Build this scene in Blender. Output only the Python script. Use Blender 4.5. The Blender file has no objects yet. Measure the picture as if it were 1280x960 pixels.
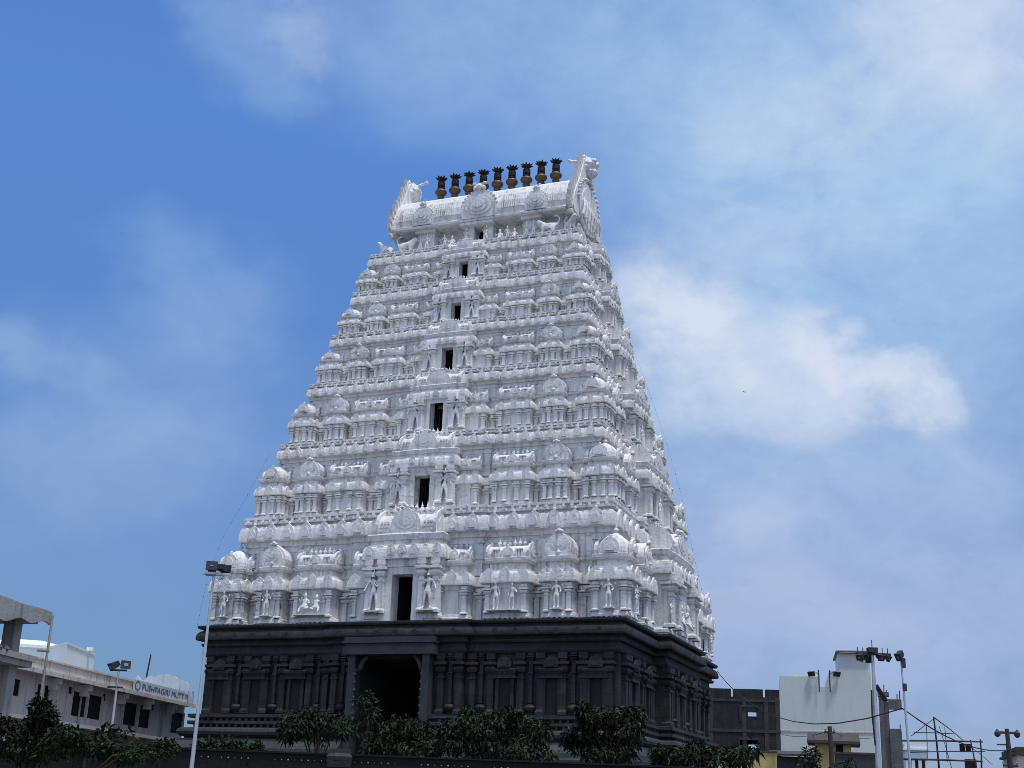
import bpy, math, random
from mathutils import Matrix, Vector
R = math.radians
PI = math.pi
random.seed(7)
scene = bpy.context.scene
COL = scene.collection

# ------------------------------------------------------------------ camera
EYE = Vector((0, 0, 1.6))
c_r = Vector((0.99930395, -0.01186946, 0.03536578))
c_u = Vector((-0.03730445, -0.3179567, 0.94737105))
c_f = Vector((0.0, 0.94803093, 0.31817817))
FPX = 1638.14
cam_d = bpy.data.cameras.new("camera")
cam_d.sensor_width = 36
cam_d.lens = FPX / 1280 * 36
cam_d.clip_end = 4000
cam = bpy.data.objects.new("camera", cam_d)
COL.objects.link(cam)
m = Matrix.Identity(4)
for i in range(3):
    m[i][0] = c_r[i]; m[i][1] = c_u[i]; m[i][2] = -c_f[i]; m[i][3] = EYE[i]
cam.matrix_world = m
scene.camera = cam


def at(px, py, D):
    """world point that stands D metres north of the viewpoint, in the direction of a photo pixel"""
    d = c_f * FPX + c_r * (px - 640) - c_u * (py - 480)
    return EYE + d * (D / d.y)


# ------------------------------------------------------------------ mesh builder
class MB:
    def __init__(self):
        self.v = []; self.f = []; self.T = None

    def add(self, vs, fs):
        n = len(self.v)
        if self.T is not None:
            T = self.T
            vs = [tuple(T @ Vector(p)) for p in vs]
        self.v += [tuple(p) for p in vs]
        self.f += [tuple(i + n for i in q) for q in fs]

    def box(self, x0, x1, y0, y1, z0, z1):
        vs = [(x, y, z) for z in (z0, z1) for x, y in ((x0, y0), (x1, y0), (x1, y1), (x0, y1))]
        self.add(vs, [(0, 3, 2, 1), (4, 5, 6, 7), (0, 1, 5, 4), (1, 2, 6, 5), (2, 3, 7, 6), (3, 0, 4, 7)])

    def ext(self, plan, prof, capb=False, capt=True):
        n = len(plan); nrm = []
        for i in range(n):
            a = plan[i]; b = plan[(i + 1) % n]
            dx, dy = b[0] - a[0], b[1] - a[1]; l = math.hypot(dx, dy)
            nrm.append((dy / l, -dx / l))
        mit = []
        for i in range(n):
            p = nrm[i - 1]; q = nrm[i]; k = 1 + p[0] * q[0] + p[1] * q[1]
            mit.append(((p[0] + q[0]) / k, (p[1] + q[1]) / k))
        vs = []
        for z, o in prof:
            vs += [(plan[i][0] + mit[i][0] * o, plan[i][1] + mit[i][1] * o, z) for i in range(n)]
        fs = []
        for k in range(len(prof) - 1):
            for i in range(n):
                j = (i + 1) % n
                fs.append((k * n + i, k * n + j, (k + 1) * n + j, (k + 1) * n + i))
        if capb: fs.append(tuple(reversed(range(n))))
        if capt: fs.append(tuple(range((len(prof) - 1) * n, len(prof) * n)))
        self.add(vs, fs)

    def lathe(self, cx, cy, cz, prof, n=10, power=2.0):
        vs = []; fs = []
        for r, z in prof:
            for i in range(n):
                a = 2 * PI * (i + .5) / n
                c, s = math.cos(a), math.sin(a)
                if power != 2.0:
                    k = (abs(c) ** power + abs(s) ** power) ** (-1 / power)
                    c *= k; s *= k
                vs.append((cx + r * c, cy + r * s, cz + z))
        for k in range(len(prof) - 1):
            for i in range(n):
                j = (i + 1) % n
                fs.append((k * n + i, k * n + j, (k + 1) * n + j, (k + 1) * n + i))
        fs.append(tuple(reversed(range(n))))
        fs.append(tuple(range((len(prof) - 1) * n, len(prof) * n)))
        self.add(vs, fs)

    def tube(self, pts, r, n=6):
        pts = [Vector(p) for p in pts]; vs = []; fs = []
        rs = r if isinstance(r, (list, tuple)) else [r] * len(pts)
        for k, p in enumerate(pts):
            t = (pts[min(k + 1, len(pts) - 1)] - pts[max(k - 1, 0)]).normalized()
            u = t.cross(Vector((0, 0, 1)) if abs(t.z) < .95 else Vector((1, 0, 0))).normalized(); w = t.cross(u)
            for i in range(n):
                a = 2 * PI * i / n
                vs.append(tuple(p + (u * math.cos(a) + w * math.sin(a)) * rs[k]))
        for k in range(len(pts) - 1):
            for i in range(n):
                j = (i + 1) % n
                fs.append((k * n + i, (k + 1) * n + i, (k + 1) * n + j, k * n + j))
        fs.append(tuple(range(n))); fs.append(tuple(reversed(range((len(pts) - 1) * n, len(pts) * n))))
        self.add(vs, fs)

    def plate(self, out, y0, y1, f=lambda a, b, y: (a, y, b)):
        """outline (a,b), counter-clockwise seen from the front (-y), thick from y0 (front) to y1 (back)"""
        n = len(out)
        vs = [f(a, b, y0) for a, b in out] + [f(a, b, y1) for a, b in out]
        fs = [tuple(range(n)), tuple(reversed(range(n, 2 * n)))]
        for i in range(n):
            j = (i + 1) % n
            fs.append((i, i + n, j + n, j))
        self.add(vs, fs)

    def build(self, name, mat, parent=None, smooth=False, loc=None):
        me = bpy.data.meshes.new(name)
        me.from_pydata(self.v, [], self.f); me.validate(); me.update()
        if mat: me.materials.append(mat)
        if smooth:
            me.polygons.foreach_set("use_smooth", [True] * len(me.polygons))
        return link(name, me, parent, loc)


def link(name, me, parent=None, loc=None, rz=0, sc=None):
    o = bpy.data.objects.new(name, me); COL.objects.link(o)
    if parent: o.parent = parent
    if loc: o.location = loc
    if rz: o.rotation_euler = (0, 0, rz)
    if sc: o.scale = sc if isinstance(sc, tuple) else (sc, sc, sc)
    return o


def tag(o, label=None, cat=None, group=None, kind=None):
    if label: o["label"] = label
    if cat: o["category"] = cat
    if group: o["group"] = group
    if kind: o["kind"] = kind
    return o


def thing(name, label, cat, loc=(0, 0, 0), rz=0, group=None):
    o = bpy.data.objects.new(name, None); COL.objects.link(o)
    o.empty_display_size = .2
    o.location = loc; o.rotation_euler = (0, 0, rz)
    return tag(o, label, cat, group)


# ------------------------------------------------------------------ materials
def mat(name, col, col2=None, scale=1.0, rough=.85, bump=.2, bscale=None, streak=0.0, streak_col=None, metallic=0.0, detail=6, spec=.3, mould=0.0, joints=False):
    m = bpy.data.materials.new(name); m.use_nodes = True
    nt = m.node_tree; N = nt.nodes; L = nt.links
    b = N["Principled BSDF"]
    b.inputs["Roughness"].default_value = rough
    b.inputs["Metallic"].default_value = metallic
    b.inputs["Specular IOR Level"].default_value = spec
    tc = N.new("ShaderNodeNewGeometry")
    nz = N.new("ShaderNodeTexNoise"); nz.inputs["Scale"].default_value = scale; nz.inputs["Detail"].default_value = detail
    nz.inputs["Roughness"].default_value = .65
    L.new(tc.outputs["Position"], nz.inputs["Vector"])
    rp = N.new("ShaderNodeValToRGB")
    rp.color_ramp.elements[0].position = .32; rp.color_ramp.elements[1].position = .68
    c2 = col2 or tuple(x * .8 for x in col)
    rp.color_ramp.elements[0].color = (*c2, 1); rp.color_ramp.elements[1].color = (*col, 1)
    L.new(nz.outputs["Fac"], rp.inputs["Fac"])
    out = rp.outputs["Color"]
    if streak:
        mp = N.new("ShaderNodeMapping"); mp.inputs["Scale"].default_value = (3.2, 3.2, .22)
        L.new(tc.outputs["Position"], mp.inputs["Vector"])
        n2 = N.new("ShaderNodeTexNoise"); n2.inputs["Scale"].default_value = 1.3; n2.inputs["Detail"].default_value = 5
        L.new(mp.outputs["Vector"], n2.inputs["Vector"])
        r2 = N.new("ShaderNodeValToRGB")
        r2.color_ramp.elements[0].position = .52; r2.color_ramp.elements[1].position = .72
        r2.color_ramp.elements[0].color = (0, 0, 0, 1); r2.color_ramp.elements[1].color = (streak, streak, streak, 1)
        L.new(n2.outputs["Fac"], r2.inputs["Fac"])
        mx = N.new("ShaderNodeMix"); mx.data_type = 'RGBA'
        L.new(r2.outputs["Color"], mx.inputs["Factor"]); L.new(out, mx.inputs["A"])
        mx.inputs["B"].default_value = (*(streak_col or tuple(x * .35 for x in col)), 1)
        out = mx.outputs["Result"]
    if mould:
        mp2 = N.new("ShaderNodeMapping"); mp2.inputs["Scale"].default_value = (1.5, 1.5, 2.6)
        L.new(tc.outputs["Position"], mp2.inputs["Vector"])
        n4 = N.new("ShaderNodeTexNoise"); n4.inputs["Scale"].default_value = 1.6; n4.inputs["Detail"].default_value = 9; n4.inputs["Roughness"].default_value = .72
        L.new(mp2.outputs["Vector"], n4.inputs["Vector"])
        n5 = N.new("ShaderNodeTexNoise"); n5.inputs["Scale"].default_value = .22; n5.inputs["Detail"].default_value = 3
        L.new(tc.outputs["Position"], n5.inputs["Vector"])
        ad = N.new("ShaderNodeMath"); ad.operation = 'MULTIPLY_ADD'; ad.inputs[1].default_value = .45
        L.new(n5.outputs["Fac"], ad.inputs[0]); L.new(n4.outputs["Fac"], ad.inputs[2])
        r4 = N.new("ShaderNodeValToRGB")
        r4.color_ramp.elements[0].position = .785; r4.color_ramp.elements[1].position = .93
        r4.color_ramp.elements[0].color = (0, 0, 0, 1); r4.color_ramp.elements[1].color = (mould, mould, mould, 1)
        L.new(ad.outputs[0], r4.inputs["Fac"])
        m4 = N.new("ShaderNodeMix"); m4.data_type = 'RGBA'
        L.new(r4.outputs["Color"], m4.inputs["Factor"]); L.new(out, m4.inputs["A"]); m4.inputs["B"].default_value = (.12, .12, .12, 1)
        out = m4.outputs["Result"]
    if joints:      # courses of granite blocks, turned with the tower
        mj = N.new("ShaderNodeMapping"); mj.inputs["Rotation"].default_value = (0, 0, R(21.86077))
        L.new(tc.outputs["Position"], mj.inputs["Vector"])
        sj = N.new("ShaderNodeSeparateXYZ"); L.new(mj.outputs["Vector"], sj.inputs[0])
        aj = N.new("ShaderNodeMath"); aj.operation = 'ADD'; L.new(sj.outputs[0], aj.inputs[0]); L.new(sj.outputs[1], aj.inputs[1])
        cj = N.new("ShaderNodeCombineXYZ"); L.new(aj.outputs[0], cj.inputs[0]); L.new(sj.outputs[2], cj.inputs[1])
        bj = N.new("ShaderNodeTexBrick"); L.new(cj.outputs[0], bj.inputs["Vector"])
        bj.inputs["Scale"].default_value = 1.0; bj.inputs["Brick Width"].default_value = 1.45; bj.inputs["Row Height"].default_value = .58
        bj.inputs["Mortar Size"].default_value = .012; bj.inputs["Color1"].default_value = (1.15, 1.12, 1.1, 1); bj.inputs["Color2"].default_value = (.62, .65, .68, 1)
        bj.inputs["Mortar"].default_value = (.4, .4, .4, 1)
        xj = N.new("ShaderNodeMix"); xj.data_type = 'RGBA'; xj.blend_type = 'MULTIPLY'; xj.inputs["Factor"].default_value = 1
        L.new(out, xj.inputs["A"]); L.new(bj.outputs["Color"], xj.inputs["B"])
        out = xj.outputs["Result"]
    L.new(out, b.inputs["Base Color"])
    if bump:
        n3 = N.new("ShaderNodeTexNoise"); n3.inputs["Scale"].default_value = bscale or scale * 6; n3.inputs["Detail"].default_value = 5
        L.new(tc.outputs["Position"], n3.inputs["Vector"])
        bp = N.new("ShaderNodeBump"); bp.inputs["Strength"].default_value = bump; bp.inputs["Distance"].default_value = .05
        L.new(n3.outputs["Fac"], bp.inputs["Height"]); L.new(bp.outputs["Normal"], b.inputs["Normal"])
    return m


M_white = mat("white_plaster", (.76, .755, .75), (.60, .60, .60), 1.3, .95, .55, 7, .75, (.33, .325, .32), spec=.12, mould=.6)
M_stone = mat("dark_granite", (.034, .034, .036), (.015, .015, .017), 1.4, .7, .5, 10, .6, (.058, .057, .058), joints=True)
M_plinth = mat("grey_granite", (.050, .058, .059), (.030, .036, .038), 1.1, .7, .5, 9, .5, (.02, .022, .024), joints=True)
M_lintel = mat("pale_granite", (.044, .047, .051), (.027, .029, .032), 1.6, .65, .4, 9)
M_dark = mat("unlit_interior", (.02, .02, .022), (.014, .014, .015), 2, .9, .1)  # shade of the deep openings put into the colour
M_brass = mat("tarnished_brass", (.13, .098, .055), (.075, .055, .032), 5, .5, .2, 20, metallic=.35)
M_copper = mat("dark_copper", (.030, .018, .020), (.018, .012, .013), 6, .5, .2, 20, metallic=.3)
M_conc = mat("grey_concrete", (.38, .36, .34), (.28, .27, .26), 1.5, .9, .3, 12, .6, (.13, .125, .12))
M_rawconc = mat("raw_concrete", (.13, .135, .14), (.085, .088, .092), 1.5, .9, .4, 10, .4, (.06, .06, .06))
M_cream = mat("cream_wall_paint", (.58, .53, .50), (.49, .455, .43), .8, .9, .2, 8, .75, (.19, .175, .165))
M_ledge = mat("pale_ledge_paint", (.55, .53, .51), (.42, .41, .40), 1.2, .9, .2, 8, .5, (.2, .2, .2))
M_window = mat("dark_window", (.018, .018, .02), (.010, .010, .012), 2, .7, 0, spec=.1)
M_tank = mat("white_tank_paint", (.70, .75, .78), (.62, .68, .71), .5, .7, .1, 5, .25, (.5, .53, .55))
M_screen = mat("weathered_blue_white_paint", (.50, .60, .70), (.42, .52, .62), .9, .9, .2, 6, .5, (.24, .28, .33))
M_sign = mat("sign_board_paint", (.50, .56, .62), (.44, .50, .56), 1, .6, 0)
M_letter = mat("blue_lettering", (.10, .15, .25), (.08, .125, .21), 2, .6, 0)
M_steel = mat("galvanised_steel", (.52, .55, .58), (.42, .45, .48), 6, .45, .1, 20, metallic=.5)
M_lamp = mat("dark_lamp_housing", (.035, .04, .048), (.025, .028, .034), 5, .5, .1)
M_glass = mat("lamp_glass", (.25, .3, .36), (.2, .24, .3), 4, .15, 0, spec=.6)
M_green = mat("pale_green_render", (.56, .61, .60), (.51, .555, .545), .25, .9, .15, 6, .3, (.36, .45, .43))
M_brick = mat("dark_bare_brick", (.030, .030, .034), (.016, .016, .019), 1.5, .9, .5, 8, .4, (.062, .06, .063))
M_beam = mat("dark_concrete_beams", (.062, .062, .068), (.036, .036, .04), 1.8, .9, .4, 9, .5, (.03, .03, .032))
M_yellow = mat("yellow_wall_paint", (.52, .42, .17), (.42, .34, .14), 1.2, .9, .2, 8, .6, (.16, .13, .07))
M_roofing = mat("dark_roof_tiles", (.07, .062, .06), (.045, .04, .04), 2, .8, .4, 12)
M_wood = mat("weathered_wood", (.055, .05, .05), (.035, .032, .033), 4, .9, .3, 20)
M_fence = mat("dark_fence_sheet", (.006, .0075, .0075), (.004, .005, .005), 1.2, .8, .3, 8)
M_knob = mat("pale_fence_knob", (.30, .30, .29), (.2, .2, .2), 6, .8, .1)
M_bark = mat("tree_bark", (.06, .05, .042), (.035, .03, .026), 6, .95, .5, 25)
M_wire = mat("black_cable", (.02, .02, .022), (.015, .015, .016), 2, .7, 0)
M_bird = mat("dark_feathers", (.03, .028, .027), (.02, .02, .02), 9, .8, 0)
M_bulb = mat("small_bulb_glass", (.30, .28, .27), (.2, .2, .2), 9, .4, 0)
M_ground = mat("dusty_ground", (.11, .10, .088), (.075, .068, .06), .4, .95, .4, 4)
M_road = mat("asphalt", (.055, .054, .053), (.04, .04, .04), 2, .9, .3, 20)


def leaf_mat(name, c1, c2, c3):
    m = bpy.data.materials.new(name); m.use_nodes = True
    nt = m.node_tree; N = nt.nodes; L = nt.links; b = N["Principled BSDF"]
    g = N.new("ShaderNodeNewGeometry")
    rp = N.new("ShaderNodeValToRGB"); e = rp.color_ramp.elements
    e[0].color = (*c1, 1); e[1].color = (*c3, 1); e.new(.6).color = (*c2, 1)
    L.new(g.outputs["Random Per Island"], rp.inputs["Fac"])
    L.new(rp.outputs["Color"], b.inputs["Base Color"])
    b.inputs["Roughness"].default_value = .6
    b.inputs["Specular IOR Level"].default_value = .12
    return m


M_leaf = leaf_mat("dark_green_leaves", (.007, .013, .006), (.010, .019, .008), (.036, .052, .024))
M_leaf2 = leaf_mat("mid_green_leaves", (.008, .016, .007), (.011, .024, .010), (.038, .062, .024))

# ------------------------------------------------------------------ ornament helpers
KUDU = [(-.48, 0), (.48, 0), (.54, .3), (.5, .58), (.34, .8), (.12, .92), (0, 1.0), (-.12, .92), (-.34, .8), (-.5, .58), (-.54, .3)]


def kudu(M, x, y, z, w, h, t, ang=0.0, inner=True):
    """little horseshoe gable facing -y before rotation by ang"""
    c, s = math.cos(ang), math.sin(ang)
    w *= random.uniform(.92, 1.07); h *= random.uniform(.93, 1.05)

    def f(a, b, yy):
        return (x + c * a * w - s * yy, y + s * a * w + c * yy, z + b * h)
    M.plate(KUDU, -t, 0.02, f)
    if inner:
        M.plate([(a * .55, b * .55 + .12) for a, b in KUDU], -t * 1.6, -t * .9, f)


def pilaster(M, x, y, z0, z1, w):
    h = z1 - z0
    k = w / 2
    pr = [(0, .45), (.05, .45), (.07, .2), (.09, 0), (.57, 0), (.585, .22), (.615, .22), (.625, -.1), (.665, -.1), (.69, .45), (.735, .8), (.78, .4),
          (.795, .0), (.81, 1.1), (.855, 1.1), (.86, .1), (.9, .1), (.905, .5), (1, .5)]
    M.ext([(x - k, y - k), (x + k, y - k), (x + k, y + k), (x - k, y + k)], [(z0 + a * h, o * k) for a, o in pr])


def kapota(z0, z1, oin, out, otop, n=4):
    """curved eave profile, bottom to top"""
    h = z1 - z0
    p = [(z0, oin), (z0 + .02 * h, out * .96 + otop * .04), (z0 + .12 * h, out)]
    for i in range(1, n + 1):
        a = i / n * PI / 2
        p.append((z0 + .12 * h + .88 * h * math.sin(a), otop + (out - otop) * math.cos(a) ** .8))
    return p


def finial(M, x, y, z, h, r):
    M.lathe(x, y, z, [(r * .7, 0), (r * .35, h * .12), (r * .5, h * .2), (r, h * .36), (r * .8, h * .52), (r * .3, h * .62), (r * .45, h * .68), (r * .2, h * .8), (r * .04, h)], 8)


def blob(M, x, y, z, r, sz=1.0):
    M.lathe(x, y, z, [(r * .2, -r * sz), (r * .75, -r * .65 * sz), (r, 0), (r * .75, r * .65 * sz), (r * .2, r * sz)], 7)


ARCH = [(-.46, 0), (.46, 0), (.5, .12), (.52, .32), (.49, .5), (.4, .68), (.26, .82), (.1, .92), (0, 1.0), (-.1, .92), (-.26, .82), (-.4, .68), (-.49, .5), (-.52, .32), (-.5, .12)]


def arch_plate(M, x, y0, y1, z, w, h, f=None):
    if f is None:
        f = lambda a, b, yy: (x + a * w, yy, z + b * h)
    M.plate(ARCH, y0, y1, f)


def steps_plan(w, d, back, cw, cd):
    """rectangle w wide from y=back to y=-d with a centre step cw wide, cd deeper"""
    k = w / 2; c = cw / 2
    return [(-k, -d), (-c, -d), (-c, -d - cd), (c, -d - cd), (c, -d), (k, -d), (k, back), (-k, back)]


def shrine_body(M, w, d, back, H, ze, eo, cw=.5, pils=4, four=False, statue=False):
    """moulded body of a miniature shrine: base, wall, curved eave, neck, roof ledge. Returns z of roof bottom."""
    cd = .10 * eo + .04
    z_top = ze + .125 * H
    z_neck = z_top + .10 * H
    z_led = z_neck + .055 * H
    if four:
        k = w / 2; c = w * cw / 2
        plan = [(-k, -k), (-c, -k), (-c, -k - cd), (c, -k - cd), (c, -k), (k, -k), (k, -c), (k + cd, -c), (k + cd, c), (k, c), (k, k), (c, k), (c, k + cd), (-c, k + cd), (-c, k), (-k, k),
                (-k, c), (-k - cd, c), (-k - cd, -c), (-k, -c)]
    else:
        plan = steps_plan(w, d, back, w * cw, cd)
    p = [(0, -.75 * eo), (.034 * H, -.75 * eo), (.035 * H, .42 * eo), (.055 * H, .42 * eo), (.062 * H, .28 * eo), (.085 * H, .22 * eo), (.095 * H, 0), (ze - .05 * H, 0), (ze - .045 * H, .2 * eo), (ze - .012 * H, .28 * eo)]
    p += kapota(ze, z_top, .3 * eo, eo, .38 * eo)
    p += [(z_top + .001 * H, .30 * eo), (z_top + .022 * H, .30 * eo), (z_top + .023 * H, -.32 * eo), (z_neck, -.32 * eo), (z_neck + .001, .1 * eo), (z_neck + .35 * (z_led - z_neck), .35 * eo), (z_led - .006 * H, .4 * eo), (z_led, .2 * eo)]
    M.ext(plan, p)
    # dentil blocks under the base
    n = max(2, int(w / (.30 * eo + .12)))
    nb = max(3, int(w / (.62 * eo + .10)))
    for q in range(nb):
        x = (-.5 + (q + .5) / nb) * w; bw_ = w / nb * .28
        for an in ((0, PI / 2, -PI / 2) if four else (0,)):
            T0_ = M.T
            R_ = Matrix.Rotation(an, 4, 'Z')
            M.T = (T0_ @ R_) if T0_ is not None else R_
            yy = -(w / 2 if four else d) - (cd if abs(x) < w * cw / 2 else 0)
            M.box(x - bw_, x + bw_, yy - .25 * eo, yy + .9 * eo, 0, .0345 * H)
            M.T = T0_
    # kudus on the eave
    kh = (z_top - ze) * 1.2
    kw = kh * .8
    xs = [-.42, 0, .42] if w < 3.2 * kw + 1.2 else [-.44, -.24, 0, .24, .44]
    for q in xs:
        yy = -(w / 2 if four else d) - (cd if abs(q) < cw / 2 else 0) - eo * .80
        kudu(M, q * w, yy, ze + .12 * (z_top - ze), kw, kh, .16 * eo + .02, 0, False)
        if four:
            for an in (PI / 2, -PI / 2):
                c, s = math.cos(an), math.sin(an)
                kudu(M, c * q * w - s * yy, s * q * w + c * yy, ze + .12 * (z_top - ze), kw, kh, .16 * eo + .02, an, False)
    # pilasters
    pw = min(.19 * w, .55 * eo + .07)
    if pils == 2:
        ps = [-.5 * w + pw * .5, .5 * w - pw * .5]
    elif pils == 4:
        ps = [-.5 * w + pw * .5, -.17 * w, .17 * w, .5 * w - pw * .5]
    else:
        ps = []
    zb = .09 * H; zt = ze - .012 * H
    for q in ps:
        yy = -(w / 2 if four else d) - (cd if abs(q) < w * cw / 2 else 0) - pw * .22
        pilaster(M, q, yy, zb, zt, pw)
        if four:
            pilaster(M, -yy, q, zb, zt, pw)
            pilaster(M, yy, q, zb, zt, pw)
    return z_led, cd


def sh_kuta(M, w, H, ze, eo, pils):
    zr, cd = shrine_body(M, w, 0, 0, H, ze, eo, .55, pils, True)
    hr = .92 * H - zr
    r = w / 2 + .05 * eo
    M.lathe(0, 0, zr, [(r * .93, 0), (r * .98, hr * .12), (r * .97, hr * .30), (r * .89, hr * .50), (r * .69, hr * .70), (r * .42, hr * .87), (r * .2, hr * .96), (r * .17, hr)], 24, 3.4)
    finial(M, 0, 0, zr + hr * .98, .10 * H, r * .2)
    for k in range(4):
        an = k * PI / 2
        c, s = math.cos(an), math.sin(an)
        kudu(M, s * r * 1.0, -c * r * 1.0, zr + .02 * hr, w * .5, hr * .72, .09 * w, an)
        bx, by = s * (r * 1.02), -c * (r * 1.02)
        blob(M, bx, by, zr + hr * .76, .05 * w)


def sh_panj(M, w, d, H, ze, eo, pils):
    zr, cd = shrine_body(M, w, d, .3, H, ze, eo, .55, pils)
    hr = .94 * H - zr
    arch_plate(M, 0, -d - .02, .3, zr - .002, w * 1.06, hr)
    arch_plate(M, 0, -d - cd - .12 * eo, -d, zr + .001, w * .86, hr * .93)
    f2 = lambda a, b, yy: (a * w * .5, yy, zr + hr * .25 + b * hr * .46)
    M.plate([(.62 * math.cos(2 * PI * i / 14), .5 + .55 * math.sin(2 * PI * i / 14)) for i in range(14)], -d - cd - .19 * eo, -d, f2)
    M.plate([(.3 * math.cos(2 * PI * i / 10), .5 + .28 * math.sin(2 * PI * i / 10)) for i in range(10)], -d - cd - .28 * eo, -d, f2)
    # lion-face crest
    blob(M, 0, -d - cd, zr + hr * 1.0, .10 * w, .9)
    blob(M, -.11 * w, -d - cd, zr + hr * .97, .055 * w)
    blob(M, .11 * w, -d - cd, zr + hr * .97, .055 * w)
    blob(M, 0, -d - cd - .1 * eo, zr + hr * .12, .09 * w, 1.1)


def barrel_roof(M, x0, x1, yf, yb, zr, hr, gd, gables=(True, True), nfin=5, nasi=True, side=True):
    """vaulted roof along x; yf = front (negative), yb = back"""
    ym = (yf + yb) / 2; hw = (yb - yf) / 2
    sec = [(-.94, 0), (-1.02, .1), (-1.03, .28), (-.97, .48), (-.8, .68), (-.52, .84), (-.2, .9), (.2, .9), (.6, .8), (.97, .48), (.94, 0)]
    pts = [(ym + a * hw, zr + b * hr) for a, b in sec]
    n = len(pts)
    vs = [(x0, y, z) for y, z in pts] + [(x1, y, z) for y, z in pts]
    fs = [(i, i + n, (i + 1) % n + n, (i + 1) % n) for i in range(n)]
    fs += [tuple(range(n)), tuple(reversed(range(n, 2 * n)))]
    M.add(vs, [tuple(reversed(q)) for q in fs])
    # gable plates at the ends
    for e, (x, sg) in enumerate(((x0, -1), (x1, 1))):
        if not gables[e]: continue
        f = lambda a, b, xx: (xx, ym + a * hw * 2.3, zr + b * hr * 1.2)
        xa, xb = (x - gd, x + gd * .4) if sg < 0 else (x + gd, x - gd * .4)
        M.plate(ARCH if sg > 0 else ARCH, xa, xb, f)
        blob(M, x + sg * gd * .3, ym - hw * .3, zr + hr * 1.17, gd * .55)
        M.plate(ARCH, x + sg * gd * 1.4, x, lambda a, b, xx: (xx, ym + a * hw * 1.5, zr + hr * .12 + b * hr * .75))
    for i in range(nfin):
        q = (i + .5) / nfin
        finial(M, x0 + (x1 - x0) * (.12 + .76 * q), ym, zr + hr * .88, hr * .62, min((x1 - x0) / nfin * .36, hr * .16))
    L = x1 - x0
    if nasi:
        xc = (x0 + x1) / 2
        kudu(M, xc, yf * 1.0 - .0, zr, L * .30, hr * .78, hr * .14)
        blob(M, xc, yf - hr * .05, zr + hr * .82, hr * .08)
        if side:
            for s in (-1, 1):
                # fretted side panels
                for k in range(4):
                    M.box(xc + s * L * .28 + (k - 1.5) * L * .038 - L * .011, xc + s * L * .28 + (k - 1.5) * L * .038 + L * .011, yf - hr * .07, yf + .1, zr + hr * .06, zr + hr * .52)
                M.box(xc + s * L * .28 - L * .09, xc + s * L * .28 + L * .09, yf - hr * .09, yf + .1, zr + hr * .5, zr + hr * .57)


def sh_sala(M, w, d, H, ze, eo, pils, gables=(True, True), nfin=5):
    zr, cd = shrine_body(M, w, d, .3, H, ze, eo, .42, pils)
    hr = .83 * H - zr
    barrel_roof(M, -w / 2, w / 2, -d - .05 * eo, .25, zr, hr, .10 * eo + .05, gables, nfin)


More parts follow.
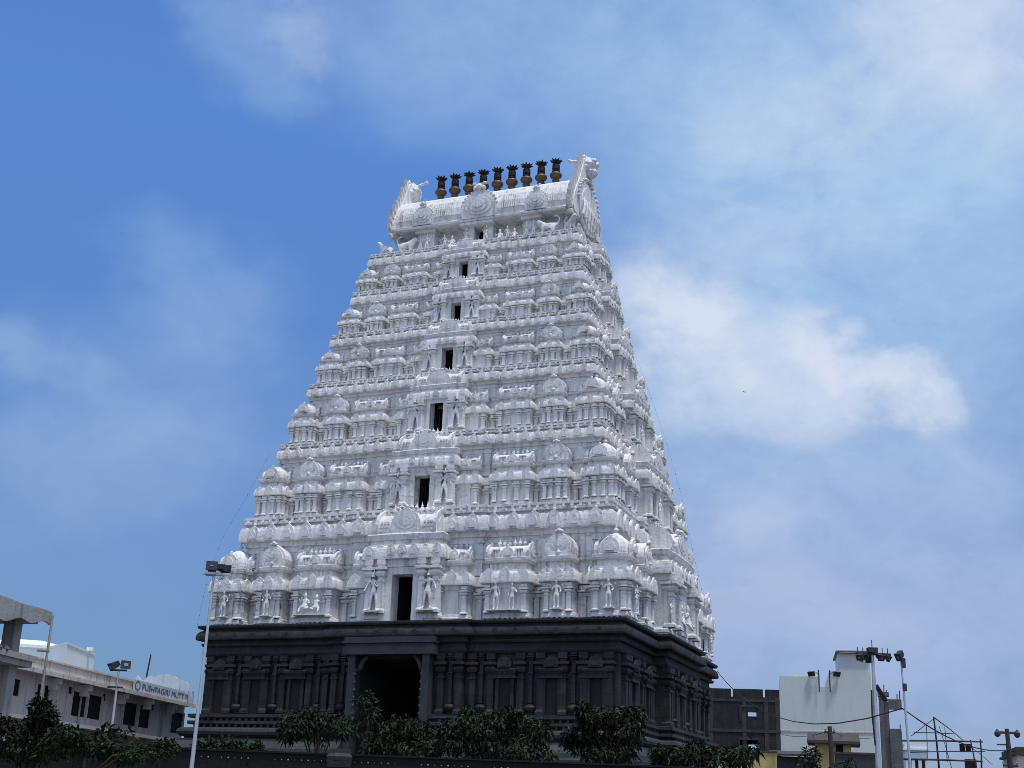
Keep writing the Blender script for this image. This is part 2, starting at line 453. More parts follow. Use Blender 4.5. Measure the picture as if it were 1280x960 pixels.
def porch(M, w, d, H, eo, dw, dh, slot):
    """central projecting bay; dw/dh = doorway; slot = has a doorway"""
    k = w / 2; cd = .12 * eo + .05; c = w * .62
    c = w * .31
    ze = .55 * H; zt = .645 * H; zn = .70 * H; zl = .755 * H
    base = [(0, .05 * eo), (.035 * H, .05 * eo), (.037 * H, .3 * eo), (.06 * H, .3 * eo), (.07 * H, .15 * eo), (.085 * H, 0)]
    if slot:
        h = dw / 2
        for sg in (-1, 1):
            pl = [(h, -d - cd), (c, -d - cd), (c, -d), (k, -d), (k, .3), (h, .3)]
            if sg < 0: pl = [(-a, b) for a, b in reversed(pl)]
            M.ext(pl, [(0, 0), (dh, 0)], capt=False)
        p0 = dh
    else:
        p0 = 0
    plan = steps_plan(w, d, .3, 2 * c, cd)
    p = [(p0, 0), (ze - .075 * H, 0), (ze - .07 * H, .2 * eo), (ze - .03 * H, .26 * eo)] + kapota(ze - .02 * H, zt, .28 * eo, eo, .45 * eo)
    p += [(zt + .002, .3 * eo), (zt + .015 * H, .3 * eo), (zt + .016 * H, -.08 * eo), (zn, -.08 * eo), (zn + .002, .25 * eo), (zl - .01 * H, .45 * eo), (zl, .3 * eo)]
    M.ext(plan, p, capb=True)
    # base mouldings each side of the door
    for sg in (-1, 1):
        x0, x1 = (dw / 2 + .12 * w, k)
        pl = [(x0, -d - .02), (x1, -d - .02), (x1, .2), (x0, .2)]
        if sg < 0: pl = [(-a, b) for a, b in reversed(pl)]
        M.ext(pl, base)
    # door frame: jambs and lintel standing proud
    j = .075 * w; fy = -d - cd - .16 * eo
    if slot:
        for sg in (-1, 1):
            M.box(min(sg * dw / 2, sg * (dw / 2 + j)), max(sg * dw / 2, sg * (dw / 2 + j)), fy, -d + .1, .0, dh + .003)
            M.box(min(sg * (dw / 2 + j + .004), sg * (dw / 2 + j * 1.9)), max(sg * (dw / 2 + j + .004), sg * (dw / 2 + j * 1.9)), fy + .07 * eo, -d + .1, .0, dh + j * 1.25)
        M.box(-dw / 2 - j, dw / 2 + j, fy + .02, -d + .1, dh + .004, dh + j * 1.2)
        M.box(-dw / 2 - j * 2, dw / 2 + j * 2, fy - .06 * eo, -d + .1, dh + j * 1.25 + .004, dh + j * 1.9)
    # pilasters
    pw = .075 * w
    for q in (.28, .455):
        for sg in (-1, 1):
            yy = -d - (cd if q * w < c else 0) - pw * .3
            pilaster(M, sg * q * w, yy, .08 * H, ze - .022 * H, pw)
    if not slot:
        M.box(-.16 * w, .16 * w, -d - cd - .25 * eo, -d, .07 * H, .10 * H)
        arch_plate(M, 0, -d - cd - .10 * eo, -d, .12 * H, .34 * w, .34 * H)
    # kudus
    kh = (zt - ze) * 1.05
    nk = 7
    for i in range(nk):
        q = (i / (nk - 1) - .5) * .94
        yy = -d - (cd if abs(q) * w < c else 0) - eo * .84
        kudu(M, q * w, yy, ze + .1 * (zt - ze), kh * .8, kh, .12 * eo + .02, 0, True)
    # vaulted roof
    hr = .20 * H
    W = w * .80
    barrel_roof(M, -W / 2, W / 2, -d - .06 * eo, .35, zl, hr, .12 * eo + .06, (True, True), 8, False)
    # large front arch
    y0 = -d - cd - .30 * eo
    aw = .40 * w; ah = hr * 1.12
    arch_plate(M, 0, y0, -d * .6, zl - .004, aw, ah)
    f2 = lambda a, b, yy: (a * aw * .5, yy, zl + ah * .2 + b * ah * .55)
    M.plate([(.7 * math.cos(2 * PI * i / 16), .5 + .6 * math.sin(2 * PI * i / 16)) for i in range(16)], y0 - .07 * eo, y0 + .05, f2)
    M.plate([(.42 * math.cos(2 * PI * i / 12), .5 + .36 * math.sin(2 * PI * i / 12)) for i in range(12)], y0 - .13 * eo, y0 + .05, f2)
    for i in range(5):
        a = (i - 2) / 2
        blob(M, a * .13 * w, y0 + .1, zl + ah * (1.02 - .07 * abs(a)), .028 * w)
    # fretted panels either side
    for sg in (-1, 1):
        for r_ in range(3):
            for k_ in range(3):
                M.box(sg * w * .30 + (k_ - 1) * w * .045 - w * .014, sg * w * .30 + (k_ - 1) * w * .045 + w * .014, -d - .06 * eo - hr * .06, -d + .2, zl + hr * (.1 + .16 * r_), zl + hr * (.2 + .16 * r_))
    return ze


def niche_strip(M, x, H, ze, eo, w):
    """twin wall pilasters with a small arched niche above, on the core wall (y=0)"""
    pw = w * .36
    for s in (-1, 1):
        pilaster(M, x + s * w * .27, -.03, .03 * H, ze - .01 * H, pw)
    M.ext([(x - w * .5, -.10 * eo), (x + w * .5, -.10 * eo), (x + w * .5, .1), (x - w * .5, .1)], kapota(ze, ze + .13 * H, 0, .4 * eo, .08 * eo, 3))
    kudu(M, x, -.3 * eo, ze + .01 * H, w * .8, .13 * H, .1 * eo, 0, False)
    M.box(x - w * .3, x + w * .3, -.12 * eo, .05, ze + .131 * H, ze + .25 * H)
    M.ext([(x - w * .42, -.14 * eo), (x + w * .42, -.14 * eo), (x + w * .42, .1), (x - w * .42, .1)], [(ze + .25 * H, 0), (ze + .265 * H, .2 * eo), (ze + .29 * H, .25 * eo), (ze + .295 * H, .1 * eo)])
    arch_plate(M, x, -.28 * eo, .05, ze + .296 * H, w * .95, .23 * H)
    arch_plate(M, x, -.36 * eo, .05, ze + .31 * H, w * .55, .15 * H)
    blob(M, x, -.3 * eo, ze + .53 * H, w * .12)


# ------------------------------------------------------------------ figures (carved statues)
def skin_mesh(name, chains, root=0, sub=1, mt=None):
    """chains: list of lists of (x,y,z,r); equal positions are merged into one joint"""
    pos = {}; vs = []; rs = []; es = []
    for ch in chains:
        prev = None
        for x, y, z, r in ch:
            key = (round(x, 4), round(y, 4), round(z, 4))
            if key not in pos:
                pos[key] = len(vs); vs.append((x, y, z)); rs.append(r)
            i = pos[key]
            if prev is not None and prev != i: es.append((prev, i))
            prev = i
    me = bpy.data.meshes.new(name + "_skeleton"); me.from_pydata(vs, es, [])
    o = bpy.data.objects.new(name + "_skeleton", me); COL.objects.link(o)
    md = o.modifiers.new("s", 'SKIN')
    sk = me.skin_vertices[0].data
    for i, r in enumerate(rs):
        sk[i].radius = (r, r); sk[i].use_root = (i == root)
    md.use_smooth_shade = True
    sd = o.modifiers.new("d", 'SUBSURF'); sd.levels = sub
    dg = bpy.context.evaluated_depsgraph_get()
    out = bpy.data.meshes.new_from_object(o.evaluated_get(dg)); out.name = name
    out.materials.clear()
    if mt: out.materials.append(mt)
    out.polygons.foreach_set("use_smooth", [True] * len(out.polygons))
    bpy.data.objects.remove(o); bpy.data.meshes.remove(me)
    return out


def figure(name, sway=0.0, arms=((.15, .0, .56, .13, -.09, .50), (-.15, .0, .56, -.10, -.11, .60)), extra=True, stance=0.0):
    P = (0, 0, .46, .072)
    ch = [[P, (sway * .4, 0, .535, .050), (sway, 0, .63, .066), (sway, 0, .70, .060), (sway * .8, -.01, .755, .026), (sway * .7, -.025, .80, .046), (sway * .7, -.02, .845, .050), (sway * .7, -.01, .90, .036), (sway * .7, 0, .95, .022), (sway * .7, 0, 1.0, .008)]]
    for s in (-1, 1):
        ch.append([P, (s * .055, 0, .42, .058), (s * (.062 + stance * .5), -.02, .25, .042), (s * (.06 + stance), 0, .06, .027), (s * (.068 + stance * 1.1), -.07, .02, .024)])
    for (ex, ey, ez, hx, hy, hz), s in zip(arms, (1, -1)):
        S = (sway, 0, .70, .060)
        ch.append([S, (sway + s * .095, 0, .695, .030), (ex + sway, ey, ez, .024), (hx + sway, hy, hz, .02), (hx + sway, hy - .02, hz + .03, .018)])
        if extra:
            ch.append([(sway + s * .095, 0, .695, .030), (sway + s * .165, .02, .63, .02), (sway + s * .205, -.02, .70, .018), (sway + s * .21, -.02, .77, .026)])
    return skin_mesh(name, ch, 0, 1, M_white)


S_four = figure("four_armed_statue")
S_guard = figure("guardian_statue", .035, ((.16, -.02, .58, .21, -.06, .46), (-.15, -.03, .56, -.09, -.12, .60)), True, .03)
S_plain = figure("standing_statue", -.03, ((.14, 0, .55, .15, -.05, .44), (-.16, -.03, .56, -.08, -.12, .64)), False)
S_seat = skin_mesh("seated_statue", [
    [(0, 0, .16, .15), (0, .01, .34, .125), (0, 0, .52, .135), (0, -.01, .63, .055), (0, -.02, .72, .10), (0, -.01, .81, .085), (0, 0, .88, .06), (0, 0, .94, .02)],
    [(0, 0, .16, .15), (.2, -.10, .15, .085), (.28, -.20, .10, .06), (.05, -.24, .07, .045)],
    [(0, 0, .16, .15), (-.2, -.10, .15, .085), (-.24, -.2, .02, .06), (-.22, -.26, -.12, .045)],
    [(0, 0, .52, .135), (.19, 0, .52, .05), (.25, -.05, .36, .042), (.15, -.18, .42, .036)],
    [(0, 0, .52, .135), (-.19, 0, .52, .05), (-.27, -.05, .40, .042), (-.25, -.16, .56, .036)]], 0, 1, M_white)
S_lion = skin_mesh("lion_bracket", [
    [(0, 0, .42, .16), (.22, 0, .46, .19), (.42, 0, .56, .15), (.52, 0, .68, .15), (.66, 0, .66, .09)],
    [(0, 0, .42, .16), (-.22, 0, .40, .15), (-.38, 0, .5, .05), (-.46, 0, .72, .04), (-.34, 0, .92, .04), (-.18, 0, .88, .045)],
    [(.22, 0, .46, .19), (.3, -.1, .25, .07), (.36, -.11, .04, .06)], [(.22, 0, .46, .19), (.3, .1, .25, .07), (.36, .11, .04, .06)],
    [(-.22, 0, .40, .15), (-.2, -.12, .22, .075), (-.14, -.13, .04, .06)], [(-.22, 0, .40, .15), (-.2, .12, .22, .075), (-.14, .13, .04, .06)]], 0, 1, M_white)

# ================================================================== THE TEMPLE TOWER
YAW = R(-21.86077)
TX, TY = -1.8316, 83.3323
tower = thing("temple_tower", "tall white tiered temple gateway tower on a dark stone base, crowned by nine brass finials", "temple tower", (TX, TY, 0), YAW)

# --- storeys: floor, cornice lower edge, next floor, eave height, eave half width/depth, cornice half width/depth
FL = [12.06, 18.86, 23.93, 28.31, 32.02, 35.40, 38.46]
CL = [17.32, 22.91, 27.38, 31.14, 34.43, 37.54]
EZ = [14.14, 20.43, 25.22, 29.39, 32.86, 36.12]
EA = [13.20, 11.84, 10.73, 9.73, 8.93, 8.22]
EB = [10.06, 8.27, 6.86, 5.72, 4.78, 3.96]
CA = [12.0, 10.84, 9.84, 9.06, 8.31, 7.66]
CB = [9.18, 7.65, 6.38, 5.35, 4.34, 3.51]


def Tm(x, y, z, rz=0):
    return Matrix.Translation((x, y, z)) @ Matrix.Rotation(rz, 4, 'Z')


def storey(i):
    zf, zc, zn = FL[i], CL[i], FL[i + 1]
    H = zn - zf; Hs = zc - zf; s = H / 6.8
    ze = EZ[i] - zf
    ae, be, ac, bc = EA[i], EB[i], CA[i], CB[i]
    co = .47 * s ** .7                      # cornice overhang
    aw, bw = ac - co, bc - co                     # core wall
    eo = .32 * s ** .75                           # shrine eave overhang
    dw = (1.30, .98, .88, .78, .68, .62)[i]
    dh = (2.75, 2.20, 2.32, 1.80, 1.50, 1.40)[i]
    XO = -.18
    pw = .345 * ae                                # porch width
    pd = be + .30 * s - eo - bw                   # porch projection
    # ---- core: walls with a slot for the doorway, neck bands and ledges
    M = MB()
    h = dw / 2
    slot_d = 2.2
    plan_slot = [(-aw, -bw), (XO - h, -bw), (XO - h, -bw + slot_d), (XO + h, -bw + slot_d), (XO + h, -bw), (aw, -bw), (aw, bw), (-aw, bw)]
    M.ext(plan_slot, [(zf - .02, 0), (zf + dh, 0)], capt=False)
    st = .22 * s
    fx, fy = .36 * aw, .40 * bw
    plan = [(-aw, -bw), (-fx, -bw), (-fx, -bw - st), (fx, -bw - st), (fx, -bw), (aw, -bw), (aw, -fy), (aw + st, -fy), (aw + st, fy), (aw, fy), (aw, bw), (-aw, bw), (-aw, fy), (-aw - st, fy), (-aw - st, -fy), (-aw, -fy)]
    z1 = zf + dh; zq = zf + .70 * Hs
    M.ext(plan, [(z1, -.002), (zq, -.002), (zq + .002, .10 * co), (zq + .03 * H, .10 * co), (zq + .032 * H, .02), (zc - .10 * H, .02), (zc - .098 * H, .16 * co), (zc - .07 * H, .18 * co), (zc - .068 * H, .06 * co),
                 (zc - .045 * H, .06 * co), (zc - .043 * H, .3 * co), (zc - .01 * H, .34 * co), (zc, .36 * co)], capb=True)
    for sx in (.328, .592, .80):
        for sg in (-1, 1):
            M.T = Tm(sg * sx * ae * .985, -bw, zf)
            niche_strip(M, 0, Hs, ze, eo * 1.7, .06 * ae)
    M.T = None
    # right and left sides: strips
    wk = .185 * ae
    gap0 = .36 * be; gap1 = be - wk
    for sd in (-1, 1):
        for sg in (-1, 1):
            if gap1 - gap0 > 1.6 * s:
                M.T = Tm(sd * aw, sg * (gap0 + .02), zf, sd * PI / 2)
                niche_strip(M, 0, Hs, ze, eo * 1.6, min(.05 * ae, .4 * (gap1 - gap0)))
                M.T = Tm(sd * aw, sg * (gap1 - .12 * s), zf, sd * PI / 2)
                niche_strip(M, 0, Hs, ze, eo * 1.6, min(.05 * ae, .4 * (gap1 - gap0)))
    M.T = None
    # the sides turned away from the road stay in the core
    kw = wk - 2 * eo
    kx, ky = ae - eo - kw / 2, be - eo - kw / 2
    pnw_s = min(.15 * ae, .62 * max(.3, gap1 - gap0))
    pils = 2 if i == 0 else 4
    M.T = Tm(-kx, ky, zf, PI); sh_kuta(M, kw, Hs, ze, eo, pils)
    M.T = Tm(-aw, 0, zf, -PI / 2); porch(M, .62 * be, ae + .45 * s - eo - aw, H, eo, dw, dh, False)
    for sg in (-1, 1):
        M.T = Tm(-aw, sg * (gap0 + gap1) / 2, zf, -PI / 2); sh_panj(M, pnw_s - 1.2 * eo if pnw_s > 2 * eo else pnw_s * .6, ae - eo - aw, Hs, ze, eo, 2)
    M.T = None
    part = M.build("storey", M_white, tower)
    # ---- cornice
    M = MB()
    zk = zc + .60 * (zn - zc)
    p = [(zc + .001, 0)] + kapota(zc + .001, zk, .3 * co, co, .62 * co) + [(zk + .002, .30 * co), (zk + .10 * (zn - zc), .30 * co), (zk + .11 * (zn - zc), .74 * co), (zk + .2 * (zn - zc), .78 * co), (zk + .21 * (zn - zc), .34 * co), (zn - .10 * (zn - zc), .34 * co), (zn - .09 * (zn - zc), .66 * co), (zn, .66 * co)]
    M.ext(plan, p)
    kh = (zk - zc) * 1.10
    kwid = kh * .74
    n = int(2 * ac / (kwid * 1.62))
    for q in range(n):
        x = -ac + co + (q + .5) * 2 * (ac - co) / n
        yy = -bw - (st if abs(x) < fx else 0) - co * .86
        kudu(M, x, yy, zc + .06 * kh, kwid, kh, .13 * s + .02, 0, True)
        blob(M, x, yy - .02, zc + kh * 1.06, .075 * s + .015)
    n = max(4, int(2 * bc / (kwid * 1.62)))
    for q in range(n):
        y = -bc + co + (q + .5) * 2 * (bc - co) / n
        xx = aw + (st if abs(y) < fy else 0) + co * .86
        kudu(M, xx, y, zc + .06 * kh, kwid, kh, .13 * s + .02, PI / 2, False)
        kudu(M, -xx, y, zc + .06 * kh, kwid, kh, .13 * s + .02, -PI / 2, False)
    for q in range(int(2 * ac / (.30 * s + .06))):
        nb = int(2 * ac / (.30 * s + .06)); x = -ac + co * .4 + (q + .5) * 2 * (ac - co * .4) / nb
        yy = -bw - (st if abs(x) < fx else 0)
        M.box(x - .05 * s, x + .05 * s, yy - .92 * co, yy - .5 * co, zk + .11 * (zn - zc) + .001, zk + .2 * (zn - zc) + .03 * s)
    # dentils
    zd0, zd1 = zk + .2 * (zn - zc), zn - .09 * (zn - zc)
    n = int(2 * ac / (.42 * s + .1))
    for q in range(n):
        x = -ac + co * .5 + (q + .5) * 2 * (ac - co * .5) / n
        yy = -bw - (st if abs(x) < fx else 0)
        M.box(x - .09 * s, x + .09 * s, yy - .66 * co, yy, zd0, zd1)
    M.build("cornice", M_white, part)
    # ---- shrines
    M = MB(); sh_kuta(M, kw, Hs, ze, eo, pils)
    o = M.build("domed_shrine", M_white, part, loc=(kx, -ky, zf)); me = o.data
    link("domed_shrine", me, part, (-kx, -ky, zf)); link("domed_shrine", me, part, (kx, ky, zf), PI)
    d = be - eo - bw
    M = MB(); sh_panj(M, .165 * ae - 2 * eo, d, Hs, ze, eo, pils)
    o = M.build("arched_shrine", M_white, part, loc=(.695 * ae * .985, -bw, zf)); link("arched_shrine", o.data, part, (-.695 * ae * .985, -bw, zf))
    M = MB(); sh_sala(M, .232 * ae - 2 * eo, d + .06 * s, Hs, ze, eo, pils, nfin=6)
    o = M.build("barrel_shrine", M_white, part, loc=(.458 * ae, -bw, zf)); link("barrel_shrine", o.data, part, (-.458 * ae, -bw, zf))
    M = MB(); sh_sala(M, .17 * ae - 1.6 * eo, d * .8, Hs * 1.0, ze, eo, 2, nfin=4)
    o = M.build("side_bay_shrine", M_white, part, loc=(.205 * ae, -bw, zf)); link("side_bay_shrine", o.data, part, (-.205 * ae, -bw, zf))
    # ---- porch with doorway
    M = MB(); porch(M, pw, pd, H, eo, dw, dh, True)
    po = M.build("doorway_bay", M_white, part, loc=(XO, -bw, zf))
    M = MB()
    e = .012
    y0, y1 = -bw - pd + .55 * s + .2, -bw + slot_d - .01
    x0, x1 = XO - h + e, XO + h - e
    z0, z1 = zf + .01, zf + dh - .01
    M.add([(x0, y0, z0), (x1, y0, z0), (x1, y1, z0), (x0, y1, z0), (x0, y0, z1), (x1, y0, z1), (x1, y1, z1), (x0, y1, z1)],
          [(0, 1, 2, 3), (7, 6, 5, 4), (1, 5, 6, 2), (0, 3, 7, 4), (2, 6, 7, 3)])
    M.build("painted_doorway_shade", M_dark, part)  # dark lining of the slot, its unlit depth painted in
    if i in (1, 2):
        M = MB()
        for q in range(4):
            xx = XO - h + dw * (q + 1) / 5
            M.tube([(xx, -bw - pd + .6, zf + .02), (xx, -bw - pd + .6, zf + dh - .02)], .014, 5)
        M.build("door_grille", M_lamp, part)
    # ---- right-hand side
    M = MB(); porch(M, .62 * be, ae + .45 * s - eo - aw, H, eo, dw, dh, False)
    M.build("side_porch", M_white, part, loc=(aw, 0, zf)).rotation_euler = (0, 0, PI / 2)
    if gap1 - gap0 > .8 * s:
        M = MB(); sh_panj(M, pnw_s - 1.2 * eo if pnw_s > 2 * eo else pnw_s * .6, ae - eo - aw, Hs, ze, eo, 2)
        me = M.build("arched_shrine", M_white, part, loc=(aw, -(gap0 + gap1) / 2, zf)); me.rotation_euler = (0, 0, PI / 2)
        link("arched_shrine", me.data, part, (aw, (gap0 + gap1) / 2, zf), PI / 2)
    # ---- statues
    fh = dh * .93 if i else dh * .86
    for sg in (-1, 1):
        o = link("guardian_statue", S_guard, part, (XO + sg * .366 * pw, -bw - pd - .22 * s - .06, zf + .10 * H + .02), 0, (sg * fh, fh, fh))
    if i == 0:
        hh = 1.75
        for sg in (-1, 1):
            link("statue", S_four, part, (sg * kx, -be + eo - .30, zf + .60), 0, hh)
            link("statue", S_four, part, (sg * .695 * ae * .985, -be + eo - .30, zf + .60), 0, (sg * hh, hh, hh))
        link("statue", S_plain, part, (.458 * ae - .5, -be + eo - .34, zf + .60), 0, hh * 1.02)
        link("statue", S_plain, part, (.458 * ae + .42, -be + eo - .34, zf + .60), 0, (-hh * .95, hh * .95, hh * .95))
        link("seated_statue", S_seat, part, (-.458 * ae - .32, -be + eo - .40, zf + .82), 0, 1.15)
        link("seated_statue", S_seat, part, (-.458 * ae + .42, -be + eo - .40, zf + .80), 0, (-1.05, 1.05, 1.05))
        for sg in (-1, 1):
            for xm, w, d0, z0 in ((sg * kx, .6, .52, .56), (sg * .695 * ae * .985, .65, .52, .56), (sg * .458 * ae, 2.0, .66, .54)):
                M = MB(); M.box(xm - w / 2, xm + w / 2, -be + eo - d0, -be + eo + .1, zf + z0, zf + z0 + .075)
                M.build("statue_ledge", M_white, part)
            xm = XO + sg * .366 * pw
            M = MB(); M.box(xm - .5, xm + .5, -bw - pd - .62, -bw - pd + .1, zf + .60, zf + .69); M.build("statue_ledge", M_white, part)
        M = MB()
        # arch carved behind the seated couple
        for k in range(11):
            a = PI * k / 10
            blob(M, -.458 * ae + .75 * math.cos(a) + .05, -be + eo - .2, zf + 1.35 + .72 * math.sin(a), .10)
        M.build("carved_arch", M_white, part)
        sx = ae + .45 * s - eo
        for y, sc, me in ((-.9, 1.3, S_seat), (.5, 1.5, S_seat)):
            link("seated_statue", me, part, (sx + .32, y, zf + .95), PI / 2, sc)
        for y in (-3.0, 2.2):
            link("statue", S_plain, part, (sx + .25, y, zf + .7), PI / 2, 1.6)
        link("statue", S_four, part, (ae - eo + .28, -ky, zf + .62), PI / 2, 1.5)
        link("statue", S_four, part, (ae - eo + .28, ky, zf + .62), PI / 2, 1.5)
    else:
        sx = ae + .45 * s - eo
        link("statue", S_four, part, (sx + .22 * s, 0, zf + .13 * H), PI / 2, .30 * H)
    return part


for i in range(6):
    storey(i)

# --- neck below the roof: recessed wall, small figures
a7, b7 = 6.30, 1.40
zf = FL[6]; zr = 40.30
M = MB()
h = .33
M.ext([(-a7, -b7), (-h, -b7), (-h, -b7 + 1), (h, -b7 + 1), (h, -b7), (a7, -b7), (a7, b7), (-a7, b7)], [(zf - .01, .9), (zf + .12, .9), (zf + .121, .0), (zr - .06, 0), (zr - .05, .1), (zr + .0, .15)])
for x in (-6.1, -4.6, -3.1, -1.35, 1.35, 3.1, 4.6, 6.1):
    pilaster(M, x, -b7 - .06, zf + .12, zr - .06, .20)
for x in (-3.9, 3.9):
    M.box(x - .62, x + .62, -2.25, -b7 + .1, zf + .13, zr - .25)
    M.box(x - .75, x + .75, -2.5, -b7 + .1, zr - .249, zr - .01)
for sg in (-1, 1):
    M.box(min(sg * .36, sg * 1.05), max(sg * .36, sg * 1.05), -2.2, -b7 + .1, zf + .13, zr - .2)
M.box(-1.2, 1.2, -2.7, -b7 + .1, zr - .199, zr - .005)
neck = M.build("neck_wall", M_white, tower)
M = MB()
M.box(-h + .01, h - .01, -b7 + .1, -b7 + .98, zf + .13, zr - .21)
M.build("painted_doorway_shade", M_dark, neck)  # dark block in the slot, colour stands in for shade
for x, me, sc in ((-4.15, S_four, 1.0), (-3.65, S_four, 1.0), (4.15, S_four, 1.0), (3.65, S_four, 1.0), (-.72, S_guard, 1.05), (.72, S_guard, 1.05), (-2.3, S_plain, .85), (2.3, S_plain, .85), (2.8, S_seat, .7), (-1.75, S_seat, .75), (1.75, S_seat, .75), (-5.35, S_seat, .7), (5.35, S_seat, .7)):
    link("statue", me, neck, (x, -2.62, zf + .13), 0, sc * 1.3)
for x, y, rz, sc in ((-6.6, -2.75, PI + .7, 1.15), (6.7, -2.75, -.7, 1.3), (-5.3, -2.6, 0, 1.45), (5.3, -2.6, PI, 1.5), (7.0, -1.0, -PI / 2, 1.3), (7.0, .9, PI / 2, 1.3), (6.8, 2.6, .7, 1.3)):
    link("lion_figure", S_lion, neck, (x, y, zf + .12), rz, sc)

# --- vaulted roof
SEC = [(2.50, zr), (2.78, zr + .03), (2.80, zr + .16), (2.60, zr + .24), (2.54, zr + .40), (2.62, 41.05), (2.56, 41.6), (2.34, 42.15), (2.02, 42.65), (1.42, 43.05), (.8, 43.3), (.42, 43.4), (.40, 43.56)]
M = MB()
full = [(-y, z) for y, z in SEC] + [(y, z) for y, z in reversed(SEC)]
n = len(full); xe = 6.4
vs = [(-xe, y, z) for y, z in full] + [(xe, y, z) for y, z in full]
M.add(vs, [(i, (i + 1) % n, (i + 1) % n + n, i + n) for i in range(n)] + [tuple(reversed(range(n))), tuple(range(n, 2 * n))])
# ribbed panels
for x0, x1 in ((-5.9, -5.0), (-3.15, -1.85), (1.85, 3.15), (5.0, 5.9)):
    nr = 9 if x1 - x0 > 1 else 6
    for k in range(nr):
        x = x0 + (x1 - x0) * k / (nr - 1)
        for (ya, za), (yb, zb) in zip(SEC[5:8], SEC[6:9]):
            if za < 42.0:
                w = .045
                vs = [(x - w, -ya - .07, za), (x + w, -ya - .07, za), (x + w, -yb - .07, zb), (x - w, -yb - .07, zb), (x - w, -ya + .1, za), (x + w, -ya + .1, za), (x + w, -yb + .1, zb), (x - w, -yb + .1, zb)]
                M.add(vs, [(0, 1, 2, 3), (7, 6, 5, 4), (1, 5, 6, 2), (4, 0, 3, 7), (3, 2, 6, 7), (0, 4, 5, 1)])
roof = M.build("vaulted_roof", M_white, tower)


def medallion(x, w, h, zb, name):
    M = MB()
    y0 = -2.86
    f = lambda a, b, yy: (x + a * w, yy, zb + b * h)
    M.plate(ARCH, y0, -1.4, f)
    for sc, dy in ((.82, .08), (.58, .15), (.3, .24)):
        M.plate([(.5 * sc * math.cos(2 * PI * i / 18), .44 + .44 * sc * math.sin(2 * PI * i / 18)) for i in range(18)], y0 - dy, y0 + .05, f)
    for k in range(13):
        a = PI * (k + .5) / 13
        blob(M, x + .5 * w * math.cos(a), y0 + .1, zb + h * (.42 + .52 * math.sin(a)), .05 * w)
    blob(M, x, y0, zb + h * 1.06, .10 * w, 1.1)
    for s in (-1, 1):
        blob(M, x + s * .12 * w, y0, zb + h * 1.02, .07 * w)
        M.tube([(x + s * .08 * w, y0, zb + h * 1.1), (x + s * .14 * w, y0 - .05, zb + h * 1.2), (x + s * .2 * w, y0, zb + h * 1.17)], .03 * w, 5)
    M.build(name, M_white, roof)


medallion(.2, 2.5, 2.15, zr + .18, "roof_medallion")
medallion(-4.0, 1.5, 1.5, zr + .22, "roof_medallion")
medallion(4.35, 1.5, 1.5, zr + .22, "roof_medallion")


def gable(sg):
    """flame-edged horseshoe gable closing an end of the vault"""
    half = [(2.1, 40.05), (2.65, 40.1), (2.92, 40.42), (2.90, 40.9), (2.72, 41.4), (2.44, 41.92), (2.12, 42.4), (1.82, 42.85), (1.55, 43.3), (1.34, 43.75), (1.12, 44.2), (.94, 44.65), (.74, 45.0)]
    M = MB()
    xin, xout = (6.6, 7.05) if sg > 0 else (-6.15, -6.52)
    out = [(y, z) for y, z in half] + [(-y, z) for y, z in reversed(half)]
    f = lambda a, b, xx: (xx, a, b)
    M.plate(out, xout, xin, f)
    # flame teeth along the rim
    rim = half
    for side in (-1, 1):
        for k in range(1, len(rim) - 1):
            for q in (0,):
                y = rim[k][0] * (1 - q) + rim[k + 1][0] * q; z = rim[k][1] * (1 - q) + rim[k + 1][1] * q
                ty, tz = rim[k + 1][0] - rim[k][0], rim[k + 1][1] - rim[k][1]
                l = math.hypot(ty, tz); ty /= l; tz /= l
                ny, nz = tz, -ty
                w = .19; hgt = .58
                tri = [(side * (y - ty * w), z - tz * w), (side * (y + ny * hgt * .7 + ty * .05), z + nz * hgt * .7 + tz * .05), (side * (y + ny * hgt + ty * .26), z + nz * hgt + tz * .26), (side * (y + ty * w), z + tz * w)]
                M.plate(tri, xout - sg * .08, xin + sg * .08, f)
    # concentric raised arches on the outer face, thin panels inside
    for sc, t in ((.86, .10), (.70, .17), (.54, .10), (.40, .18), (.24, .26)):
        o2 = []
        n = 22
        for i in range(n):
            a = 2 * PI * i / n
            o2.append((2.35 * sc * math.cos(a), 41.3 + 2.1 * sc * math.sin(a)))
        M.plate(o2, xout + sg * t, xout - sg * .05, f)
    for k in range(7):
        y = (k - 3) * .62
        M.tube([(xout + sg * .3, y, 40.15), (xout + sg * .36, y * .9, 40.85), (xout + sg * .2, y * .72, 41.6)], [.11, .10, .05], 6)
    # beading
    for k in range(19):
        a = PI * (k + .5) / 19
        blob(M, xout + sg * .1, 2.2 * math.cos(a), 41.3 + 2.1 * math.sin(a), .12)
    # crest face: bulging head with horns
    blob(M, xout - sg * .1, 0, 44.68, .78, .85)
    blob(M, xout + sg * .18, 0, 44.13, .50, .8)
    blob(M, xout - sg * .2, .5, 44.38, .4); blob(M, xout - sg * .2, -.5, 44.38, .4)
    for s in (-1, 1):
        blob(M, xout + sg * .5, s * .3, 44.88, .19)
        M.tube([(xout - sg * .2, s * .38, 44.93), (xout - sg * .15, s * .58, 45.18), (xout - sg * .1, s * .5, 45.43)], [.20, .15, .05], 6)
    M.tube([(xin, 0, 44.93), (xin - sg * .35, 0, 45.18), (xin - sg * .7, -.05, 45.20), (xin - sg * 1.0, -.05, 45.33)], [.13, .11, .10, .13], 6)
    blob(M, xout - sg * .2, 0, 45.23, .22, 1.1)
    M.build("roof_gable", M_white, roof)


gable(-1); gable(1)

